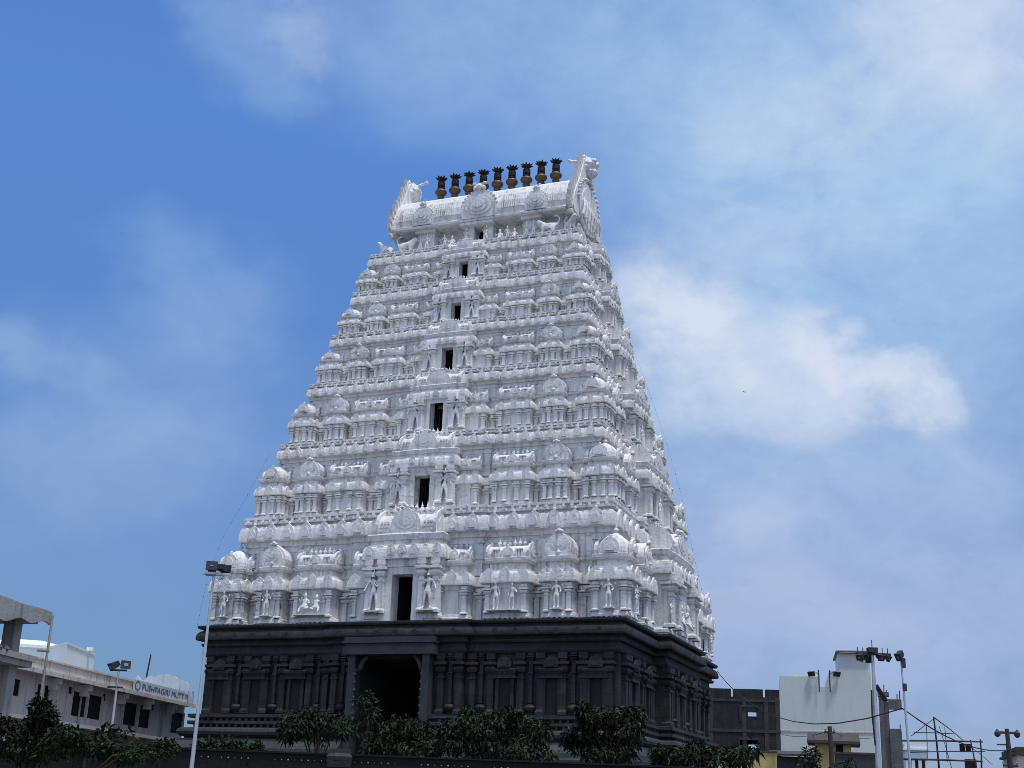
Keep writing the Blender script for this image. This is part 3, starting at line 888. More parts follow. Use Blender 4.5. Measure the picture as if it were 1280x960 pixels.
# --- nine finials on the ridge
Mp = MB()
Mp.lathe(0, 0, 0, [(.24, 0), (.27, .06), (.16, .12), (.13, .25), (.2, .30), (.25, .34), (.17, .39), (.13, .44), (.22, .49), (.33, .57), (.385, .68), (.36, .79), (.25, .88), (.16, .92)], 20)
Mu = MB()
Mu.lathe(0, 0, .9, [(.15, 0), (.25, .03), (.25, .09), (.17, .13), (.19, .16), (.24, .2), (.245, .28), (.235, .46), (.24, .5), (.16, .55), (.14, .6), (.1, .64)], 16)
for k in range(10):
    a = 2 * PI * k / 10
    c, s = math.cos(a), math.sin(a)
    Mu.tube([(c * .06, s * .06, 1.5), (c * .15, s * .15, 1.6), (c * .28, s * .28, 1.66 + .03 * (k % 2)), (c * .40, s * .40, 1.70 + .05 * (k % 2))], [.05, .07, .065, .015], 5)
    Mu.tube([(c * .03, s * .03, 1.52), (c * .10, s * .10, 1.68), (c * .17, s * .17, 1.76)], [.05, .045, .01], 5)
Mu.lathe(0, 0, 1.5, [(.1, 0), (.1, .12), (.07, .2), (.02, .34)], 8)
pm = um = None
for k in range(9):
    x = -4.07 + k * 1.0925
    if pm is None:
        fo = Mp.build("finial", M_brass, tower, True, (x, 0, 43.56)); fo.scale = (1.12, 1.12, 1.13); pm = fo.data
        ch = Mu.build("finial_crown", M_copper, fo, False); um = ch.data
    else:
        fo = link("finial", pm, tower, (x, 0, 43.56), k * .3, (1.12, 1.12, 1.13))
        link("finial_crown", um, fo)

# ================================================================== STONE BASE of the tower
fx0, fd = 4.0, .28          # front centre projection
ry0, rd = 3.6, .75          # side centre projection


def base_plan(a, b):
    return [(-a, -b), (-fx0, -b), (-fx0, -b - fd), (fx0, -b - fd), (fx0, -b), (a, -b), (a, -ry0), (a + rd, -ry0), (a + rd, ry0), (a, ry0), (a, b), (-a, b), (-a, ry0), (-a - rd, ry0), (-a - rd, -ry0), (-a, -ry0)]


A0, B0 = 12.62, 10.22        # wall faces
gw = 2.05                   # gateway half width
gt = 10.05
M = MB()
pl = base_plan(A0, B0)
i0 = 2
GX = -.2
slot = pl[:3] + [(GX - gw, -B0 - fd), (GX - gw, -B0 + 9), (GX + gw, -B0 + 9), (GX + gw, -B0 - fd)] + pl[3:]
M.ext(slot, [(-.2, 0), (7.05, 0), (7.051, .0), (gt, 0)], capt=False)
M.ext(pl, [(gt, 0), (10.30, 0), (10.302, .14), (10.42, .20), (10.55, .20), (10.56, .05), (10.86, .05), (10.862, .24), (10.95, .30), (11.02, .30), (11.03, .18), (11.2, .2)], capb=True)
base = M.build("stone_base", M_stone, tower)
# heavy eave cornice
M = MB()
pr = [(11.201, .1)] + [(11.19, .46), (11.22, .55), (11.30, .57), (11.45, .56), (11.60, .51), (11.70, .42), (11.76, .34), (11.77, .27), (11.86, .27), (11.87, .47), (11.96, .53), (12.06, .53)]
M.ext(pl, pr)
for q in range(21):
    x = -11.7 + q * 1.17
    yy = -B0 - (fd if abs(x) < fx0 else 0) - .53
    kudu(M, x, yy, 11.25, .30, .36, .05, 0, False)
for q in range(17):
    y = -9.6 + q * 1.2
    xx = A0 + (rd if abs(y) < ry0 else 0) + .53
    kudu(M, xx, y, 11.25, .30, .36, .05, PI / 2, False)
M.build("eave_cornice", M_stone, base)
# moulded plinth
M = MB()
pp = [(0, 1.74), (2.6, 1.74), (2.7, 1.54), (4.35, 1.54), (4.36, 1.79), (4.75, 1.79), (4.80, 1.34), (4.86, 1.30), (5.10, 1.26), (5.5, 0.89), (5.62, 0.86), (5.63, 0.59), (5.72, 0.59), (5.74, 0.76), (5.85, 0.90), (6.0, 0.94), (6.15, 0.88), (6.24, 0.70), (6.25, 0.26), (6.42, 0.26),
      (6.43, 0.50), (6.47, 0.54), (6.62, 0.54), (6.63, 0.22), (6.78, 0.22), (6.79, 0.49), (6.84, 0.54), (7.0, 0.54), (7.05, 0.06)]
for sg in (-1, 1):
    # two halves either side of the gateway
    g = gw + .45 + sg * GX
    P1 = [(g, -B0 - fd), (fx0, -B0 - fd), (fx0, -B0), (A0, -B0), (A0, -ry0), (A0 + rd, -ry0), (A0 + rd, ry0), (A0, ry0), (A0, B0), (g, B0)]
    if sg < 0: P1 = [(-x, y) for x, y in reversed(P1)]
    # offset every edge but keep the jamb face of the gateway in place
    n = len(P1); vs = []; fs = []
    for z, o in pp:
        for (x, y) in P1:
            X, Y = x, y
            if abs(abs(x) - g) > .01: X = x + (1 if x > 0 else -1) * o
            Y = y + (-o if y < 0 else o)
            if abs(x) > A0 + .1:
                Y = y + (-o if y < 0 else o)
            elif abs(abs(y) - ry0) < .01:
                Y = y + (-o if y < 0 else o)
            vs.append((X, Y, z))
    for k in range(len(pp) - 1):
        for i in range(n):
            j = (i + 1) % n
            fs.append((k * n + i, k * n + j, (k + 1) * n + j, (k + 1) * n + i))
    M.add(vs, fs)
for q in range(60):          # dentil rows between the mouldings
    x = -12.4 + q * .42
    if abs(x) < gw + .6: continue
    yy = -B0 - (fd if abs(x) < fx0 else 0)
    M.box(x - .07, x + .07, yy - .5, yy - .14, 6.251, 6.429)
    M.box(x - .07 + .2, x + .07 + .2, yy - .46, yy - .14, 6.631, 6.789)
for q in range(48):
    y = -9.9 + q * .42
    xx = A0 + (rd if abs(y) < ry0 else 0)
    M.box(xx + .14, xx + .5, y - .07, y + .07, 6.251, 6.429)
    M.box(xx + .14, xx + .46, y + .13, y + .27, 6.631, 6.789)
M.build("moulded_plinth", M_plinth, base)
# pilasters, pot columns, niches
M = MB(); pilaster(M, 0, 0, 7.06, 10.28, .34); pil_me = None
M2 = MB()
M2.lathe(0, 0, 7.06, [(.2, 0), (.24, .05), (.14, .1), (.3, .25), (.34, .38), (.26, .5), (.14, .56), (.2, .6)], 12)
M2.box(-.10, .10, -.10, .2, 7.62, 9.3)
pilaster(M2, 0, 0, 9.2, 10.28, .22)
M3 = MB()
M3.box(-.52, -.34, -.16, .2, 7.06, 8.95); M3.box(.34, .52, -.16, .2, 7.06, 8.95)
M3.box(-.66, .66, -.30, .2, 8.951, 9.12)
M3.ext([(-.6, -.26), (.6, -.26), (.6, .2), (-.6, .2)], [(9.12, 0), (9.3, .1), (9.42, .12), (9.5, -.05)])
kudu(M3, 0, -.26, 9.5, .8, .62, .1)
pot_me = nic_me = None


def place(which, x, y, rz):
    global pil_me, pot_me, nic_me
    nm = {"p": "pilaster", "k": "pot_column", "n": "niche_frame"}[which]
    me = {"p": pil_me, "k": pot_me, "n": nic_me}[which]
    if me is None:
        o = {"p": M, "k": M2, "n": M3}[which].build(nm, M_stone, base, loc=(x, y, 0)); o.rotation_euler = (0, 0, rz)
        if which == "p": pil_me = o.data
        elif which == "k": pot_me = o.data
        else: nic_me = o.data
    else:
        o = link(nm, me, base, (x, y, 0), rz)
    if which == "n":
        q = NB if NB_me[0] is None else None
        if NB_me[0] is None:
            c = NB.build("painted_niche_shade", M_dark, base, loc=(x, y, 0)); c.rotation_euler = (0, 0, rz); NB_me[0] = c.data
        else:
            link("painted_niche_shade", NB_me[0], base, (x, y, 0), rz)


NB = MB(); NB.box(-.335, .335, -.035, .1, 7.06, 8.945); NB_me = [None]  # flat dark panel painted in place of a shaded niche recess
for sg in (-1, 1):
    for q, k in ((.355, 'p'), (.395, 'k'), (.44, 'p'), (.505, 'n'), (.575, 'p'), (.62, 'k'), (.665, 'p'), (.715, 'n'), (.765, 'p'), (.81, 'k'), (.855, 'p'), (.91, 'n'), (.965, 'p')):
        place(k, sg * q * A0, -B0 - .06, 0)
    for x, k in ((2.75, 'p'), (3.3, 'k'), (3.8, 'p')):
        place(k, sg * x, -B0 - fd - .06, 0)
for y, k in ((-9.4, 'p'), (-8.9, 'p'), (-8.1, 'n'), (-7.35, 'p'), (-6.8, 'k'), (-6.25, 'p'), (-5.4, 'n'), (-4.6, 'p'), (-4.1, 'p'), (4.1, 'p'), (5.0, 'p'), (5.7, 'n'), (6.4, 'p'), (7.2, 'k'), (8.0, 'p'), (9.3, 'p')):
    place(k, A0 + .06, y, PI / 2)
for y, k in ((-3.4, 'p'), (-2.9, 'p'), (-2.3, 'k'), (-1.75, 'p'), (-.9, 'n'), (0, 'p'), (.7, 'k'), (1.3, 'p'), (2.0, 'n'), (2.7, 'p'), (3.4, 'p')):
    place(k, A0 + rd + .06, y, PI / 2)
# gateway: posts, lintel, brackets, dark passage
M = MB()
for sg in (-1, 1):
    M.box(min(sg * gw, sg * (gw + .42)), max(sg * gw, sg * (gw + .42)), -B0 - fd - .75, -B0 - fd + .1, 0, 10.18)
M.box(-gw - .72, gw + .72, -B0 - fd - .95, -B0 - fd + .05, 10.181, 10.62)
M.box(-gw - .66, gw + .66, -B0 - fd - .85, -B0 - fd + .05, 10.622, 10.80)
M.box(-gw - .76, gw + .76, -B0 - fd - 1.0, -B0 - fd + .05, 10.802, 10.90)
M.box(-gw - .70, gw + .70, -B0 - fd - .86, -B0 - fd + .05, 10.902, 11.15)
gate = M.build("gateway_frame", M_lintel, base, loc=(GX, 0, 0))
for sg in (-1, 1):
    M = MB()
    M.tube([(sg * (gw + .02), -B0 - fd - .4, 9.3), (sg * (gw - .2), -B0 - fd - .45, 9.5), (sg * (gw - .30), -B0 - fd - .45, 9.8), (sg * (gw - .62), -B0 - fd - .45, 10.15)], [.12, .16, .14, .1], 7)
    M.build("gateway_bracket", M_lintel, base, loc=(GX, 0, 0))
    M = MB()
    M.tube([(sg * (gw - .02), -B0 - fd - .7, 6.3), (sg * (gw - .02), -B0 - fd - .7, 9.4)], .05, 6)
    for k in range(7): blob(M, sg * (gw - .04), -B0 - fd - .7, 6.6 + k * .42, .10)
    M.build("carved_beading", M_lintel, base, loc=(GX, 0, 0))
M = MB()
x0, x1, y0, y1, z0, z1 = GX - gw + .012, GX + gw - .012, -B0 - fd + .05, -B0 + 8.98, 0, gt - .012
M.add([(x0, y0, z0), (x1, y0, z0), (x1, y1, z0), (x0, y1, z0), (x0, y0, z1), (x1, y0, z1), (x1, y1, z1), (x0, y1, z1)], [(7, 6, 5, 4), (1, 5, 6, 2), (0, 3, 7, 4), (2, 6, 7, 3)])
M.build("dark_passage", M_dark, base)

# ================================================================== GROUND
M = MB(); M.box(-900, 900, -300, 1500, -.5, 0)
tag(M.build("ground", M_ground), kind="structure")
M = MB(); M.add([(-300, 8, .004), (300, 8, .004), (300, 19, .004), (-300, 19, .004)], [(0, 1, 2, 3)])
tag(M.build("road", M_road), kind="structure")
M = MB(); M.box(-300, 300, 19.0, 21.5, 0, .13)
tag(M.build("pavement", M_conc), kind="structure")


# ================================================================== LEFT: long cream building with a sign
Pn = at(60, 846, 75); Pf = at(243, 873, 95)
Pn.z = Pf.z = 0
ux = (Pf - Pn); Lb = ux.length; ux.normalize()
ang = math.atan2(ux.y, ux.x)
bld = thing("hostel_building", "long cream two-storey building with tall dark windows and a blue-lettered sign on its parapet", "building", (Pn.x, Pn.y, 0), ang)
# local x runs along the facade (away from the road), local -y faces the tower


def ub(px, py):
    """distance along the facade seen at a photo pixel"""
    d = c_f * FPX + c_r * (px - 640) - c_u * (py - 480)
    # intersect with the facade plane
    nrm = Vector((-ux.y, ux.x, 0))
    k = (Pn - EYE).dot(nrm) / d.dot(nrm)
    p = EYE + d * k
    return (p - Pn).dot(ux), p.z


XE = ub(231, 880)[0]
z_par = ub(150, 849)[1]; z_ch1 = ub(150, 860)[1]; z_ch0 = z_ch1 - .28
z_fl = ub(200, 922)[1]
XS = -14.0
z_wt, z_wb = ub(163, 878.5)[1], ub(163, 907)[1]
wins = [(91, 105), (111.5, 124.5), (157, 170), (176.5, 187), (217, 229)]
wspan = []
for a, b in wins:
    wspan.append((ub(a, 885)[0] - .22, ub(b, 885)[0] + .25, z_wb, z_wt))
for a, b in ((8, 15.5), (17, 25), (47, 53), (56, 63)):
    wspan.append((ub(a, 862)[0], ub(b, 862)[0], z_wb + .5, z_wt))
z_vt, z_vb = ub(130, 867)[1], ub(130, 876)[1]
for a, b in ((85, 90), (127.5, 133.5), (151.5, 156), (191, 195), (212.5, 215.5)):
    wspan.append((ub(a, 870)[0], ub(b, 870)[0], z_vb, z_vt))
wspan.sort()
Dp = 14.0
M = MB()
x = XS
cuts = sorted(wspan)
for a, b, z0, z1 in cuts:
    a = max(a, x)
    M.box(x, a, 0, .3, z_fl, z_ch0)
    M.box(a, b, 0, .3, z_fl, z0); M.box(a, b, 0, .3, z1, z_ch0)
    x = b
M.box(x, XE, 0, .3, z_fl, z_ch0)
M.box(XS, XE, .3, Dp, z_fl, z_ch0)
M.box(XS, XE, 1.3, Dp, 0, z_fl - .002)
wall = M.build("wall", M_cream, bld)
for a, b, z0, z1 in cuts:
    M = MB(); M.box(a + .004, b - .004, .09, .299, z0 + .004, z1 - .004)
    w = M.build("window", M_window, bld)
    if z1 - z0 > 1:
        M = MB()
        M.box(a - .06, a + .003, -.05, .1, z0 - .05, z1 + .06); M.box(b - .003, b + .06, -.05, .1, z0 - .05, z1 + .06)
        M.box(a + .004, b - .004, -.05, .1, z1 - .002, z1 + .06)
        M.build("window_frame", M_ledge, w)
M = MB()
M.box(XS, XE, -.72, .5, z_ch0, z_ch1 - .12)
M.box(XS, XE + .02, -.80, -.7, z_ch0 - .05, z_ch1 - .1)
M.box(XS, XE, -.16, .08, z_ch1 - .119, z_par)
M.box(XS, XE + .05, -.24, .14, z_par + .001, z_par + .09)
M.box(XE - .16, XE, .081, Dp, z_ch1 - .119, z_par)
M.build("parapet", M_cream, bld)
M = MB(); M.box(XS, XE, -.32, .28, z_fl - .2, z_fl - .003); M.build("floor_ledge", M_ledge, bld)
for px in (148, 181, 211, 60, 100):
    xx = ub(px, 870)[0]
    M = MB(); M.box(xx - .12, xx + .12, -.68, .0, z_ch0 - .38, z_ch0 - .052)
    M.box(xx - .12, xx + .12, -.5, .0, z_ch0 - .7, z_ch0 - .381)
    M.build("eave_bracket", M_ledge, bld)
for px in (99, 142, 152, 204, 172):
    xx = ub(px, 880)[0]
    M = MB(); M.tube([(xx, -.07, z_fl - .4), (xx, -.07, z_ch0)], .06, 7); M.build("drain_pipe", M_conc, bld)
for k in range(12):
    xx = XS + 2 + k * 4.2
    if xx < XE - .5:
        M = MB(); M.box(xx, xx + .35, .1, .45, 0, z_fl - .201); M.build("ground_column", M_conc, bld)
# sign on the parapet
xa, za = ub(161, 864); xb, zb = ub(226, 870)
M = MB(); M.box(xa, xb, -.30, -.245, z_ch1 - .05, z_par + .16)
sign = M.build("sign_board", M_sign, bld)
hs = z_par + .16 - z_ch1 + .05


def lettering(word):
    cu = bpy.data.curves.new("lettering", 'FONT'); cu.body = word; cu.extrude = .012; cu.align_y = 'CENTER'
    cu.size = hs * .74; cu.offset = .0
    tmp = link("lettering_curve", cu); bpy.context.view_layer.update()
    me = bpy.data.meshes.new_from_object(tmp.evaluated_get(bpy.context.evaluated_depsgraph_get()))
    w = tmp.dimensions.x
    bpy.data.objects.remove(tmp)
    me.materials.clear(); me.materials.append(M_letter)
    return me, w


m1, w1 = lettering("PUSHPAGIRI"); m2, w2 = lettering("MUTT")
gapw = .06 * (w1 + w2)
ks = .83 * (xb - xa) / (w1 + w2 + gapw)
for me_, x_ in ((m1, 0), (m2, (w1 + gapw) * ks)):
    o = link("sign_lettering", me_, sign, (xa + .145 * (xb - xa) + x_, -.316, z_ch1 - .05 + hs * .5))
    o.rotation_euler = (R(90), 0, 0); o.scale = (ks, 1, 1)
M = MB()
xm = xa + .065 * (xb - xa); zm = z_ch1 - .05 + hs * .5
M.plate([(xm + .05 * (xb - xa) * math.cos(2 * PI * k / 20), zm + hs * .42 * math.sin(2 * PI * k / 20)) for k in range(20)], -.318, -.29)
M.build("sign_emblem", M_letter, sign)
M = MB()
M.plate([(xm + .032 * (xb - xa) * math.cos(2 * PI * k / 20), zm + hs * .26 * math.sin(2 * PI * k / 20)) for k in range(20)], -.322, -.3)
M.build("sign_emblem_centre", M_sign, sign)

# white rooftop blocks standing on the long building
zr_ = z_ch1 - .119


def roof_block(name, label, cat, pxs, ytop, ybot_back, dist, depth, material, slope=.0):
    a = at(pxs[0], ytop, dist); b = at(pxs[1], ytop, dist)
    w = (b - a).length
    o = thing(name, label, cat, (a.x, a.y, zr_), math.atan2(b.y - a.y, b.x - a.x))
    h = a.z - zr_
    M = MB()
    M.add([(0, 0, 0), (w, 0, 0), (w, depth, 0), (0, depth, 0), (0, 0, h), (w, 0, h * (1 - slope)), (w, depth, h * (1 - slope)), (0, depth, h)],
          [(0, 3, 2, 1), (4, 5, 6, 7), (0, 1, 5, 4), (1, 2, 6, 5), (2, 3, 7, 6), (3, 0, 4, 7)])
    M.build("block_wall", material, o)
    return o, w, h


pa = at(84, 805, 84); pb = at(118, 823, 90); pc = at(56, 806, 88)
o = thing("rooftop_tank", "large white rooftop tank standing on the cream building's roof", "water tank", (0, 0, 0))
M = MB()
zt_ = pa.z
pd_ = pb + (pc - pa)
zt2 = zt_
Q = [pa, pb, pd_, pc]
vs = [(p.x, p.y, zr_) for p in Q] + [(p.x, p.y, zt2) for p in Q]
M.add(vs, [(0, 1, 5, 4), (1, 2, 6, 5), (2, 3, 7, 6), (3, 0, 4, 7), (4, 5, 6, 7)])
M.build("tank_wall", M_tank, o)
M = MB()
cx = sum(p.x for p in Q) / 4; cy = sum(p.y for p in Q) / 4
vs = [(cx + (p.x - cx) * 1.04, cy + (p.y - cy) * 1.04, zt2 + .002) for p in Q] + [(cx + (p.x - cx) * 1.04, cy + (p.y - cy) * 1.04, zt2 + .12) for p in Q]
M.add(vs, [(0, 1, 5, 4), (1, 2, 6, 5), (2, 3, 7, 6), (3, 0, 4, 7), (4, 5, 6, 7), (3, 2, 1, 0)])
M.build("tank_lid", M_tank, o)
M = MB(); p = at(112, 820, 88.5); M.box(p.x - .2, p.x + .2, p.y - .2, p.y + .2, zt2 + .121, zt2 + .35); M.build("tank_hatch", M_tank, o)
# second pale block further left
pa = at(8, 802, 88)
o = thing("roof_shed", "low white roof shed seen behind the concrete pillar", "shed", (pa.x, pa.y, zr_), ang * .2)
M = MB(); M.ext([(-1, 0), (3.4, 0), (3.4, 4), (-1, 4)], [(0, 0), (pa.z - zr_ - .3, 0), (pa.z - zr_ - .29, .25), (pa.z - zr_ - .1, .25), (pa.z - zr_ + .35, -1.2)]); M.build("shed_wall", M_tank, o)
# pale scalloped roof screen above the sign
pa = at(166, 866, 94); pb = at(240, 880, 94)
w = (Vector((pb.x, pb.y, 0)) - Vector((pa.x, pa.y, 0))).length
hz = at(200, 842, 94).z - zr_
o = thing("roof_screen", "pale scalloped ornamental screen rising behind the blue-lettered sign", "screen", (pa.x, pa.y, zr_), math.atan2(pb.y - pa.y, pb.x - pa.x))
prof = [(0, 0), (1, 0), (1, .48), (.95, .62), (.90, .66), (.86, .78), (.80, .82), (.72, .84), (.66, .94), (.58, 1.0), (.48, 1.0), (.40, .96), (.34, .88), (.28, .92), (.22, .90), (.16, .76), (.1, .80), (.04, .92), (0, .8)]
M = MB(); M.plate([(a * w, b * hz) for a, b in prof], 0, .3); M.build("screen_panel", M_screen, o)
M = MB()
for a in (.03, .22, .5, .74, .96):
    M.box(a * w - .12, a * w + .12, -.1, -.005, 0, hz * .62)
M.build("screen_rib", M_screen, o)
# mast
p = at(183, 842, 96); q = at(185, 818, 96)
o = thing("roof_mast", "thin dark mast leaning slightly on the cream building's roof", "mast", (p.x, p.y, zr_))
M = MB(); M.tube([(0, 0, 0), (.05, 0, p.z - zr_), (.16, 0, q.z - zr_)], [.06, .06, .05], 6); M.build("mast_pole", M_lamp, o)
M = MB(); M.box(-.15, .15, -.15, .15, 0, .08); M.build("mast_foot", M_lamp, o)

# ================================================================== far left: open concrete frame with awning slabs
pc_ = at(62, 766, 46); pl_ = at(0, 746, 42.8)
zt = pc_.z
fr = thing("concrete_shelter", "unfinished open concrete frame with overhanging roof slab at the left edge", "building", (0, 0, 0))
dv = Vector((pl_.x - pc_.x, pl_.y - pc_.y, 0)); dv.normalize()      # towards the left / nearer
nv = Vector((-dv.y, dv.x, 0))
if nv.y < 0: nv = -nv
angf = math.atan2(dv.y, dv.x)
fr.location = (pc_.x, pc_.y, 0); fr.rotation_euler = (0, 0, angf)
# local +x runs towards the left edge; which side of x the building lies on:
sy = 1 if -math.sin(angf) < 0 else -1


def bxs(M, x0, x1, y0, y1, z0, z1):
    M.box(x0, x1, min(sy * y0, sy * y1), max(sy * y0, sy * y1), z0, z1)


zb_ = at(62, 781, 46).z
hr_ = zt - zb_
M = MB()
bxs(M, -.1, 14, 0, 7, zt - .12, zt)
bxs(M, .15, 14, .3, 6.6, zt - .42, zt - .121)
M.build("roof_slab", M_conc, fr)
M = MB()
n = 112
for k in range(n):      # wavy hanging fascia
    x0, x1 = k * 14 / n - .1, (k + 1) * 14 / n - .1
    d = zb_ + .07 * math.sin(k * .48) + .04 * math.sin(k * .19)
    bxs(M, x0, x1, -.06, -.004, d - .008 * k, zt + .03 + .02 * math.sin(k * .31))
M.build("roof_fascia", M_conc, fr)
zm1 = at(52, 822, 46).z; zm0 = at(52, 833, 46).z
M = MB()
bxs(M, .3, 14, .2, 7, zm0 - .1, zm0 + .15); bxs(M, .28, 14, .1, .22, zm0 + .1, zm1)
M.build("floor_slab", M_conc, fr)
M = MB()
for k in range(18):
    x0 = 2.0 + k * .18
    blob(M, x0, sy * (.2 + .1 * math.sin(k * 3.3)), zm1 + .02, .10 + .04 * math.sin(k * 2.1))
M.build("rubble_heap", M_rawconc, fr)
for x in (.62, 6.2, 11.8):
    for y in (.55, 6.2):
        M = MB()
        bxs(M, x, x + .48, y, y + .48, 0, zm0 - .101); bxs(M, x + .02, x + .46, y + .02, y + .46, zm0 + .151, zt - .421)
        M.build("pillar", M_conc, fr)
M = MB()
M.tube([(.05, -sy * .16, zt - .1), (.05, -sy * .16, 0)], .045, 7)
M.box(-.02, .1, -.2, .2, zm1 + .2, zm1 + .26)
M.build("drain_pipe", M_conc, fr)

# ================================================================== lamp posts
def flood(M, x, y, z, w, h, rz, tilt=.5):
    T = Matrix.Translation((x, y, z)) @ Matrix.Rotation(rz, 4, 'Z') @ Matrix.Rotation(tilt, 4, 'X')
    M.T = T
    M.box(-w / 2, w / 2, -.10, .06, -h / 2, h / 2)
    M.box(-w / 2 - .03, w / 2 + .03, -.14, -.101, -h / 2 - .03, h / 2 + .03)
    for k in range(5):
        M.box(-w * .4 + k * w * .2 - .012, -w * .4 + k * w * .2 + .012, .061, .13, -h * .4, h * .4)
    M.T = None


def flood_glass(M, x, y, z, w, h, rz, tilt=.5):
    M.T = Matrix.Translation((x, y, z)) @ Matrix.Rotation(rz, 4, 'Z') @ Matrix.Rotation(tilt, 4, 'X')
    M.box(-w / 2 + .05, w / 2 - .05, -.148, -.141, -h / 2 + .05, h / 2 - .05)
    M.T = None


# tall pole in front of the tower, left
pb = at(240, 955, 26); pt = at(267.5, 716, 26.0)
o = thing("lamp_post", "tall slender pale lamp post with two dark floodlights in front of the tower's left edge", "lamp post", (pb.x, pb.y, 0))
lx, ly = pt.x - pb.x, pt.y - pb.y
zb0 = pb.z
M = MB(); sl = lx / (pt.z - pb.z)
M.tube([(-sl * zb0, 0, 0), (0, 0, zb0), (lx * .25, 0, zb0 + .25 * (pt.z - zb0)), (lx, ly, pt.z)], [.044, .041, .036, .022], 10)
M.build("pole", M_steel, o)
M = MB(); M.box(lx - .22, lx + .34, -.03, .03, pt.z - .05, pt.z); M.box(lx - .17, lx + .03, -.12, .1, pt.z - .048, pt.z - .02); M.build("cross_arm", M_steel, o)
for dx, w, rz, tl in ((-.05, .165, .15, -.15), (.16, .15, 2.7, .1)):
    M = MB(); flood(M, lx + dx, 0, pt.z + .10, w, .12, rz, tl); f = M.build("floodlight", M_lamp, o)
    M = MB(); flood_glass(M, lx + dx, 0, pt.z + .10, w, .12, rz, tl); M.build("lamp_glass", M_glass, f)
M = MB(); M.box(-sl * zb0 - .2, -sl * zb0 + .2, -.2, .2, .001, .25); M.build("pole_footing", M_conc, o)

# shorter post in front of the cream building
pb = at(138, 925, 40); pt = at(148.5, 838, 40)
o = thing("lamp_post", "short grey lamp post with a tilted pair of floodlights before the cream building", "lamp post", (pb.x, pb.y, 0))
lx = pt.x - pb.x
M = MB(); M.tube([(-lx * .8, 0, 0), (0, 0, pb.z), (lx, 0, pt.z)], [.05, .042, .03], 8); M.build("pole", M_steel, o)
M = MB(); M.box(lx - .2, lx + .24, -.03, .03, pt.z - .02, pt.z + .03); M.box(lx - .27, lx + .18, -.03, .03, pt.z - .52, pt.z - .47); M.build("cross_arm", M_lamp, o)
for dx, w, rz, tl in ((-.14, .22, -.9, .6), (.17, .22, .5, -.1)):
    M = MB(); flood(M, lx + dx, -.02, pt.z + .15, w, .18, rz, tl); f = M.build("floodlight", M_lamp, o)
    M = MB(); flood_glass(M, lx + dx, -.02, pt.z + .15, w, .18, rz, tl); M.build("lamp_glass", M_glass, f)
M = MB(); M.box(-.07, .07, -.12, -.05, pb.z + .1, pb.z + .35); M.build("junction_box", M_lamp, o)

# right: thick floodlight mast
pb = at(1098, 955, 45); pt = at(1090.5, 818, 45)
o = thing("floodlight_mast", "thick grey mast topped by dark floodlights in front of the pale green building", "floodlight mast", (pb.x, pb.y, 0))
lx = pt.x - pb.x; sl = lx / (pt.z - pb.z)
M = MB(); M.tube([(-sl * pb.z, 0, 0), (0, 0, pb.z), (lx * .6, 0, pb.z + .6 * (pt.z - pb.z)), (lx, 0, pt.z)], [.115, .10, .072, .048], 12); M.build("pole", M_steel, o)
M = MB()
M.box(lx - .55, lx + .62, -.04, .04, pt.z - .03, pt.z + .05); M.box(lx - .04, lx + .04, -.5, .5, pt.z - .02, pt.z + .04)
M.box(lx - .16, lx + .16, -.14, .14, pt.z + .051, pt.z + .22); M.tube([(lx, 0, pt.z + .2), (lx, 0, pt.z + .48)], .015, 5)
for dx in (-.5, -.32, .34, .52): M.tube([(lx + dx, 0, pt.z - .18), (lx + dx, 0, pt.z + .22)], .016, 5)
M.tube([(lx - 1.15, 0, pt.z + .02), (lx - .55, 0, pt.z + .02)], .022, 5)
M.build("lamp_ring", M_lamp, o)
for dx, dy, rz, tl in ((-.42, -.05, -.6, .5), (-.25, .2, -2.2, .3), (.22, -.1, .3, .5), (.45, -.05, .9, .6), (0, .4, 3.1, .4)):
    M = MB(); flood(M, lx + dx, dy, pt.z - .08, .17, .15, rz, tl); f = M.build("floodlight", M_lamp, o)
    M = MB(); flood_glass(M, lx + dx, dy, pt.z - .08, .17, .15, rz, tl); M.build("lamp_glass", M_glass, f)
M = MB(); M.tube([(lx - .10, -.16, pt.z - 3.0), (lx - .14, -.12, pt.z - 2.0), (lx - .12, -.1, pt.z - 1.2)], .03, 5); M.build("cable_loop", M_wire, o)
M = MB(); M.add([(lx + .1, -.1, pt.z - 1.0), (lx + .42, -.1, pt.z - 1.5), (lx + .42, .35, pt.z - 1.5), (lx + .1, .35, pt.z - 1.0), (lx + .1, -.1, pt.z - 1.04), (lx + .42, -.1, pt.z - 1.54), (lx + .42, .35, pt.z - 1.54), (lx + .1, .35, pt.z - 1.04)], [(0, 1, 2, 3), (7, 6, 5, 4), (0, 4, 5, 1), (1, 5, 6, 2), (2, 6, 7, 3), (3, 7, 4, 0)]); M.build("solar_panel", M_lamp, o)

